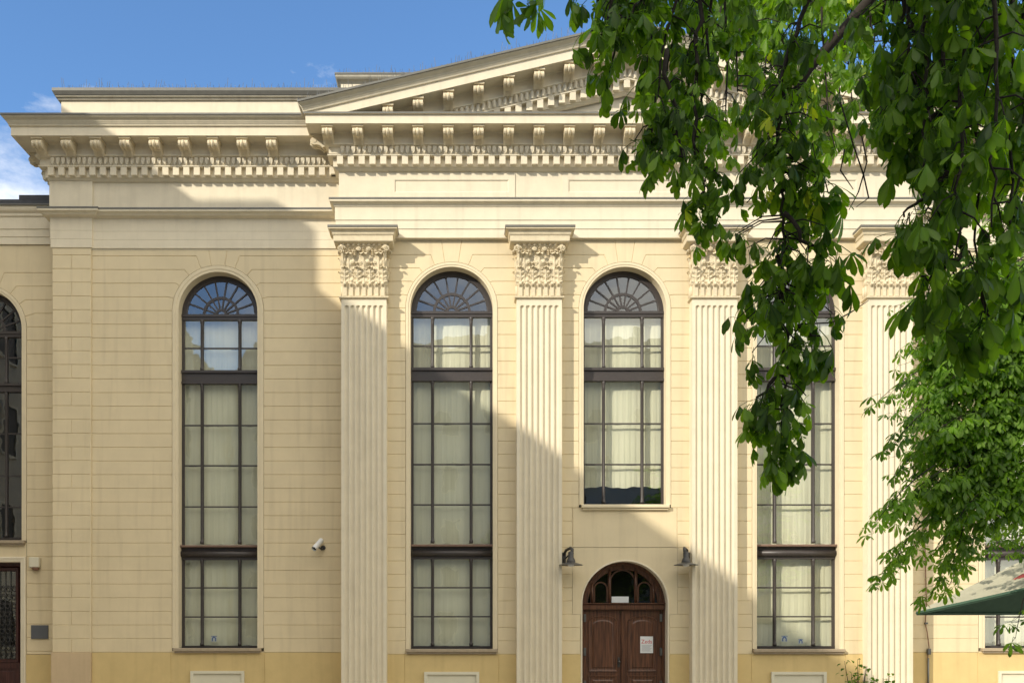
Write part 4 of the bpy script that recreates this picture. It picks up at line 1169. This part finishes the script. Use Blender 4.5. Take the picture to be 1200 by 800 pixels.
# limbs above the frame
for pts, r_ in (([(5.05, -15.0, 5.2), (3.9, -15.3, 6.3), (2.6, -15.5, 6.9), (1.5, -15.6, 6.7)], (.15, .10, .06, .02)),
               ([(5.1, -15.0, 4.6), (4.2, -15.6, 5.5), (3.3, -16.2, 5.9), (2.4, -16.4, 5.7)], (.14, .09, .06, .02)),
               ([(4.9, -15.2, 6.4), (3.6, -13.8, 7.8), (2.9, -13.4, 7.9)], (.14, .09, .03)),
               ([(3.9, -15.3, 6.3), (3.0, -14.9, 6.2), (2.35, -14.7, 5.5), (2.15, -14.6, 5.15)], (.045, .038, .032, .02))):
    tr2 = MB(); tr2.tube(pts, r_, 10); tr2.build('limb', M_BARK, TA_T)
# single sprig over the ridge
strand([(640, -60, 4.6), (615, -14, 4.55)], [.03, .03], .8, sc=1.0, leaves=(2, 3))
# left mass
for (x0, x1, ye, D) in ((715, 700, 55, 5.3), (735, 712, 95, 5.5), (760, 722, 30, 5.2), (770, 745, 130, 5.6), (790, 762, 165, 5.4), (800, 780, 95, 5.9), (820, 800, 150, 5.7), (835, 815, 170, 5.5), (850, 850, 130, 6.2), (745, 757, 70, 6), (700, 722, 20, 5.6)):
    strand([(x0+15, -70, D), (x0, 0, D), (x1, ye, D)], [.17, .16, .12], 1.3, sc=.76)
# hanging branch 2
strand([(830, -40, 5.4), (815, 60, 5.4), (812, 150, 5.4), (822, 215, 5.4), (828, 250, 5.4)], [.17, .17, .15, .10, .03], 1.7, sc=.70)
strand([(780, 60, 5.2), (790, 130, 5.2), (800, 185, 5.2)], [.15, .14, .12], 1.6, sc=.74)
# hanging branch 3, the long one
strand([(960, -40, 5.2), (925, 60, 5.2), (912, 150, 5.2), (915, 230, 5.2), (920, 300, 5.2), (915, 370, 5.2)], [.15, .20, .23, .27, .28, .24], 4.4, sc=.67)
strand([(915, 300, 5.2), (918, 380, 5.2), (922, 440, 5.2), (913, 500, 5.2), (911, 528, 5.2)], [.24, .21, .15, .09, .02], 2.7, sc=.70)
strand([(920, 250, 5.1), (950, 285, 5.1), (972, 298, 5.1)], [.06, .07, .03], 1.3)
strand([(915, 440, 5.2), (885, 472, 5.2)], [.06, .05], 1.6, sc=.9)
strand([(930, 380, 5.2), (960, 392, 5.2)], [.06, .05], 1.6, sc=.9)
strand([(915, 200, 5.3), (945, 225, 5.3), (965, 205, 5.3)], [.10, .08, .05], 1.5)
# bare twigs
for pts in ([(985, 120, 5.4), (1000, 170, 5.4), (1012, 205, 5.4), (1018, 232, 5.4), (1003, 243, 5.4)], [(1008, 150, 5.5), (1016, 190, 5.5), (1006, 225, 5.5), (995, 246, 5.5)], [(935, 380, 5.2), (975, 378, 5.2), (997, 366, 5.2), (1018, 352, 5.2)], [(990, 175, 5.4), (985, 200, 5.4), (1000, 222, 5.4)]):
    br.tube([U(*q) for q in pts], [.0045]*(len(pts)-1)+[.002], 4)
# middle mass
for (x0, x1, ye, D) in ((870, 862, 110, 6.6), (885, 880, 70, 7.4), (900, 895, 120, 7.9), (950, 960, 150, 8.2), (975, 985, 160, 8.6), (990, 1000, 135, 7.8), (1010, 1008, 110, 7.2), (1020, 1022, 70, 6.6), (1035, 1030, 130, 6.6), (905, 960, 190, 8.2), (880, 940, 160, 8.9), (1000, 975, 90, 8.8), (845, 835, 90, 8.5), (815, 805, 130, 8.0), (910, 900, 170, 8.8), (860, 850, 150, 8.6), (960, 975, 175, 7.6)):
    strand([(x0+10, -80, D), (x0, 0, D), (x1, ye, D)], [.24, .23, .17], 1.2, sc=.84)
# right, closest mass
for (x0, x1, ye, D) in ((1060, 1055, 160, 4.5), (1085, 1082, 220, 4.4), (1100, 1100, 270, 4.6), (1110, 1095, 310, 4.7), (1130, 1120, 300, 4.3), (1150, 1140, 330, 4.6), (1165, 1160, 250, 4.2), (1185, 1180, 330, 4.5), (1200, 1195, 240, 4.3), (1215, 1210, 300, 4.6), (1100, 1115, 180, 5), (1140, 1165, 180, 5), (1190, 1190, 140, 5), (1060, 1075, 90, 5), (1085, 1060, 60, 4.8), (1050, 1048, 130, 5), (1072, 1068, 170, 4.9)):
    strand([(x0+10, -90, D), (x0, 10, D), (x1+6, ye*.55, D), (x1, ye+(15 if x1 > 1105 else -20), D)], [.16, .17, .17, .13], 1.05, sc=.76)
strand([(1100, 130, 4.6), (1070, 160, 4.6), (1052, 180, 4.6)], [.08, .07, .04], 1.5)
strand([(1110, 200, 4.5), (1080, 235, 4.5), (1062, 255, 4.5)], [.08, .07, .03], 1.5)
strand([(1130, 290, 4.5), (1095, 320, 4.5), (1080, 325, 4.5)], [.08, .07, .04], 1.5)
strand([(1150, 300, 4.5), (1150, 360, 4.5), (1160, 380, 4.5)], [.12, .10, .06], 1.3)
# upper crown out of the picture
for _ in range(18):
    x, y = random.uniform(900, 1350), random.uniform(-300, -110); D = random.uniform(4.2, 5.6)
    strand([(x, y-50, D), (x+random.uniform(-30, 30), y+40, D)], [.25, .2], 1.3)
br.build('twigs', M_BARK, TA_T, fix=False)
foliage('crown', TA, inst, M_LEAF, TA_T)
print('chestnut leaves', len(inst))

# ---- farther broadleaf tree on the right
TB_T = thing('chestnut_tree', (9.2, -9.4, 0), 'farther tree with brighter green leaves at the right edge, behind the near chestnut', 'tree')
m = MB(); m.tube([(9.2, -9.4, -.1), (9.15, -9.4, .5), (9.1, -9.5, 2.2), (8.95, -9.6, 4.5), (8.8, -9.6, 6.5), (8.7, -9.5, 9)], [.30, .24, .2, .17, .12, .04], 12); m.build('trunk', M_BARK, TB_T)
instB = []; bb = MB()
def spray(p0, p1, nlv, sag=.12, w_=.16, div=4, sc=(.5, .9)):
    """flat drooping spray with alternating leaves"""
    p0, p1 = Vector(p0), Vector(p1); d = p1-p0; L = d.length
    pts = [p0+d*t+Vector((0, 0, -sag*L*t*t+sag*L*.3*math.sin(PI*t))) for t in (0, .25, .5, .75, 1)]
    bb.tube(pts, [.009, .007, .005, .004, .002], 4)
    yaw0 = math.atan2(d.y, d.x); tone = random.uniform(.1, .85)
    lat = Vector((-d.y, d.x, 0)); lat = lat.normalized() if lat.length > 1e-6 else Vector((1, 0, 0))
    for k in range(max(4, nlv//div)):
        t = random.uniform(.15, 1.0) if k else 1.0; i = min(int(t*4), 3); b0 = pts[i].lerp(pts[i+1], t*4-i)
        off = random.uniform(-1, 1)*w_*.8*(1.1-t)**.6; q = b0+lat*off+Vector((0, 0, random.gauss(-.01, .025)-abs(off)*.2))
        bb.tube([b0, q], [.003, .002], 3, caps=False)
        instB.append((tuple(q), yaw0+random.gauss(0, .5)+(.7 if off > 0 else -.7), random.uniform(-.05, .65), random.uniform(-.4, .4), random.uniform(*sc), min(.92, max(0, tone+random.gauss(0, .18)))))
cen = Vector((9.0, -9.6, 5.4))
for _ in range(1000):
    # shell of the crown
    th = random.uniform(0, 2*PI); u = random.uniform(-.75, 1); rr_ = random.uniform(.5, 1.0)
    dirv = Vector((math.cos(th)*math.sqrt(1-u*u), math.sin(th)*math.sqrt(1-u*u), u))
    if dirv.x > .55 and random.random() < .7: continue
    R3 = Vector((3.5, 3.3, 3.9)); tip = cen+Vector((dirv.x*R3.x, dirv.y*R3.y, dirv.z*R3.z))*rr_
    # leave clumped gaps
    if math.sin(tip.x*3.1)*math.sin(tip.y*2.7+1)*math.sin(tip.z*3.3+.5) > .35: continue
    if tip.z < 3.1: continue
    st = tip-Vector((dirv.x, dirv.y, .25)).normalized()*random.uniform(.7, 1.2)
    spray(st, tip+Vector((-.1, 0, -.15)), 44, w_=.22)
for k in range(9):
    th = 2*PI*k/9+.2; q = cen+Vector((math.cos(th)*2.6, math.sin(th)*2.5, random.uniform(-1.2, 1.8)))
    m = MB(); z0 = random.uniform(2.6, 5.5); b0 = Vector((9.0, -9.55, z0)); m.tube([b0, b0.lerp(q, .5)+Vector((0, 0, .25)), q], [.09, .05, .015], 8); m.build('limb', M_BARK, TB_T)
# hand-placed drooping sprays that reach out over the pilaster
for a_, b_, n in (((1090, 430), (1030, 458), 26), ((1105, 400), (1060, 470), 40), ((1110, 350), (1072, 400), 40), ((1120, 330), (1090, 370), 40), ((1100, 470), (1045, 512), 40),
               ((1110, 500), (1050, 545), 40), ((1095, 545), (1022, 603), 60), ((1130, 540), (1060, 580), 60), ((1110, 560), (1052, 640), 60), ((1085, 610), (1030, 670), 50),
               ((1150, 580), (1090, 640), 60), ((1140, 590), (1115, 655), 50), ((1115, 655), (1090, 692), 20), ((1130, 640), (1100, 665), 30), ((1170, 560), (1120, 600), 60),
               ((1150, 480), (1090, 500), 60), ((1160, 520), (1080, 530), 60), ((1150, 420), (1100, 450), 60), ((1150, 380), (1110, 420), 60), ((1200, 700), (1190, 740), 14)):
    D = random.uniform(9.3, 10.3); spray(U(a_[0], a_[1], D+.3), U(b_[0], b_[1], D), n, w_=.15, div=2, sc=(.55, .95))
    spray(U(a_[0]+12, a_[1]+4, D+.25), U(b_[0]+22, b_[1]-10, D+.1), n, w_=.15, div=3, sc=(.55, .95))
for _ in range(340):
    x = random.uniform(1085, 1230); y = random.uniform(320, 650)
    if x < 1085+abs(y-420)*.12 or y > 590: continue; D = random.uniform(9, 12)
    spray(U(x+40, y-25, D+.2), U(x-10, y+15, D), 52, w_=.2)
bb.build('twigs', M_BARK, TB_T, fix=False)
foliage('crown', TC, instB, M_LEAFB, TB_T)
print('broad leaves', len(instB))

# ---- shrubs at the foot of the wall
def shrub(px, py, D, h, n, label, w_=.22):
    b = U(px, py, D); t = thing('shrub', (b.x, b.y, 0), label, 'shrub', 'low shrubs in front of the hall')
    ins = []; st = MB()
    for k in range(n):
        a = random.uniform(0, 2*PI); r_ = random.uniform(.0, w_); hh = h*random.uniform(.55, 1)
        tip = Vector((b.x+r_*math.cos(a), b.y+r_*math.sin(a), hh)); st.tube([(b.x, b.y, 0), ((b.x+tip.x)/2, (b.y+tip.y)/2, hh*.55), tip], [.012, .008, .003], 5)
        for q in range(16):
            tt = random.uniform(.45, 1); p = Vector((b.x, b.y, 0)).lerp(tip, tt)+Vector((random.gauss(0, .05), random.gauss(0, .05), random.gauss(0, .03)))
            ins.append((tuple(p), random.uniform(0, 6.3), random.uniform(-.3, .8), random.uniform(-.5, .5), random.uniform(.6, 1.0), random.random()*.5))
    st.build('stems', M_BARK, t); foliage('leaves', TB, ins, M_LEAFB, t)
shrub(1003, 800, 15, 1.33, 9, 'taller wispy shrub in front of the ochre plinth left of the last pilaster', .2)
shrub(1035, 800, 15, 1.02, 9, 'shorter shrub whose tips just show at the foot of the last pilaster', .25)
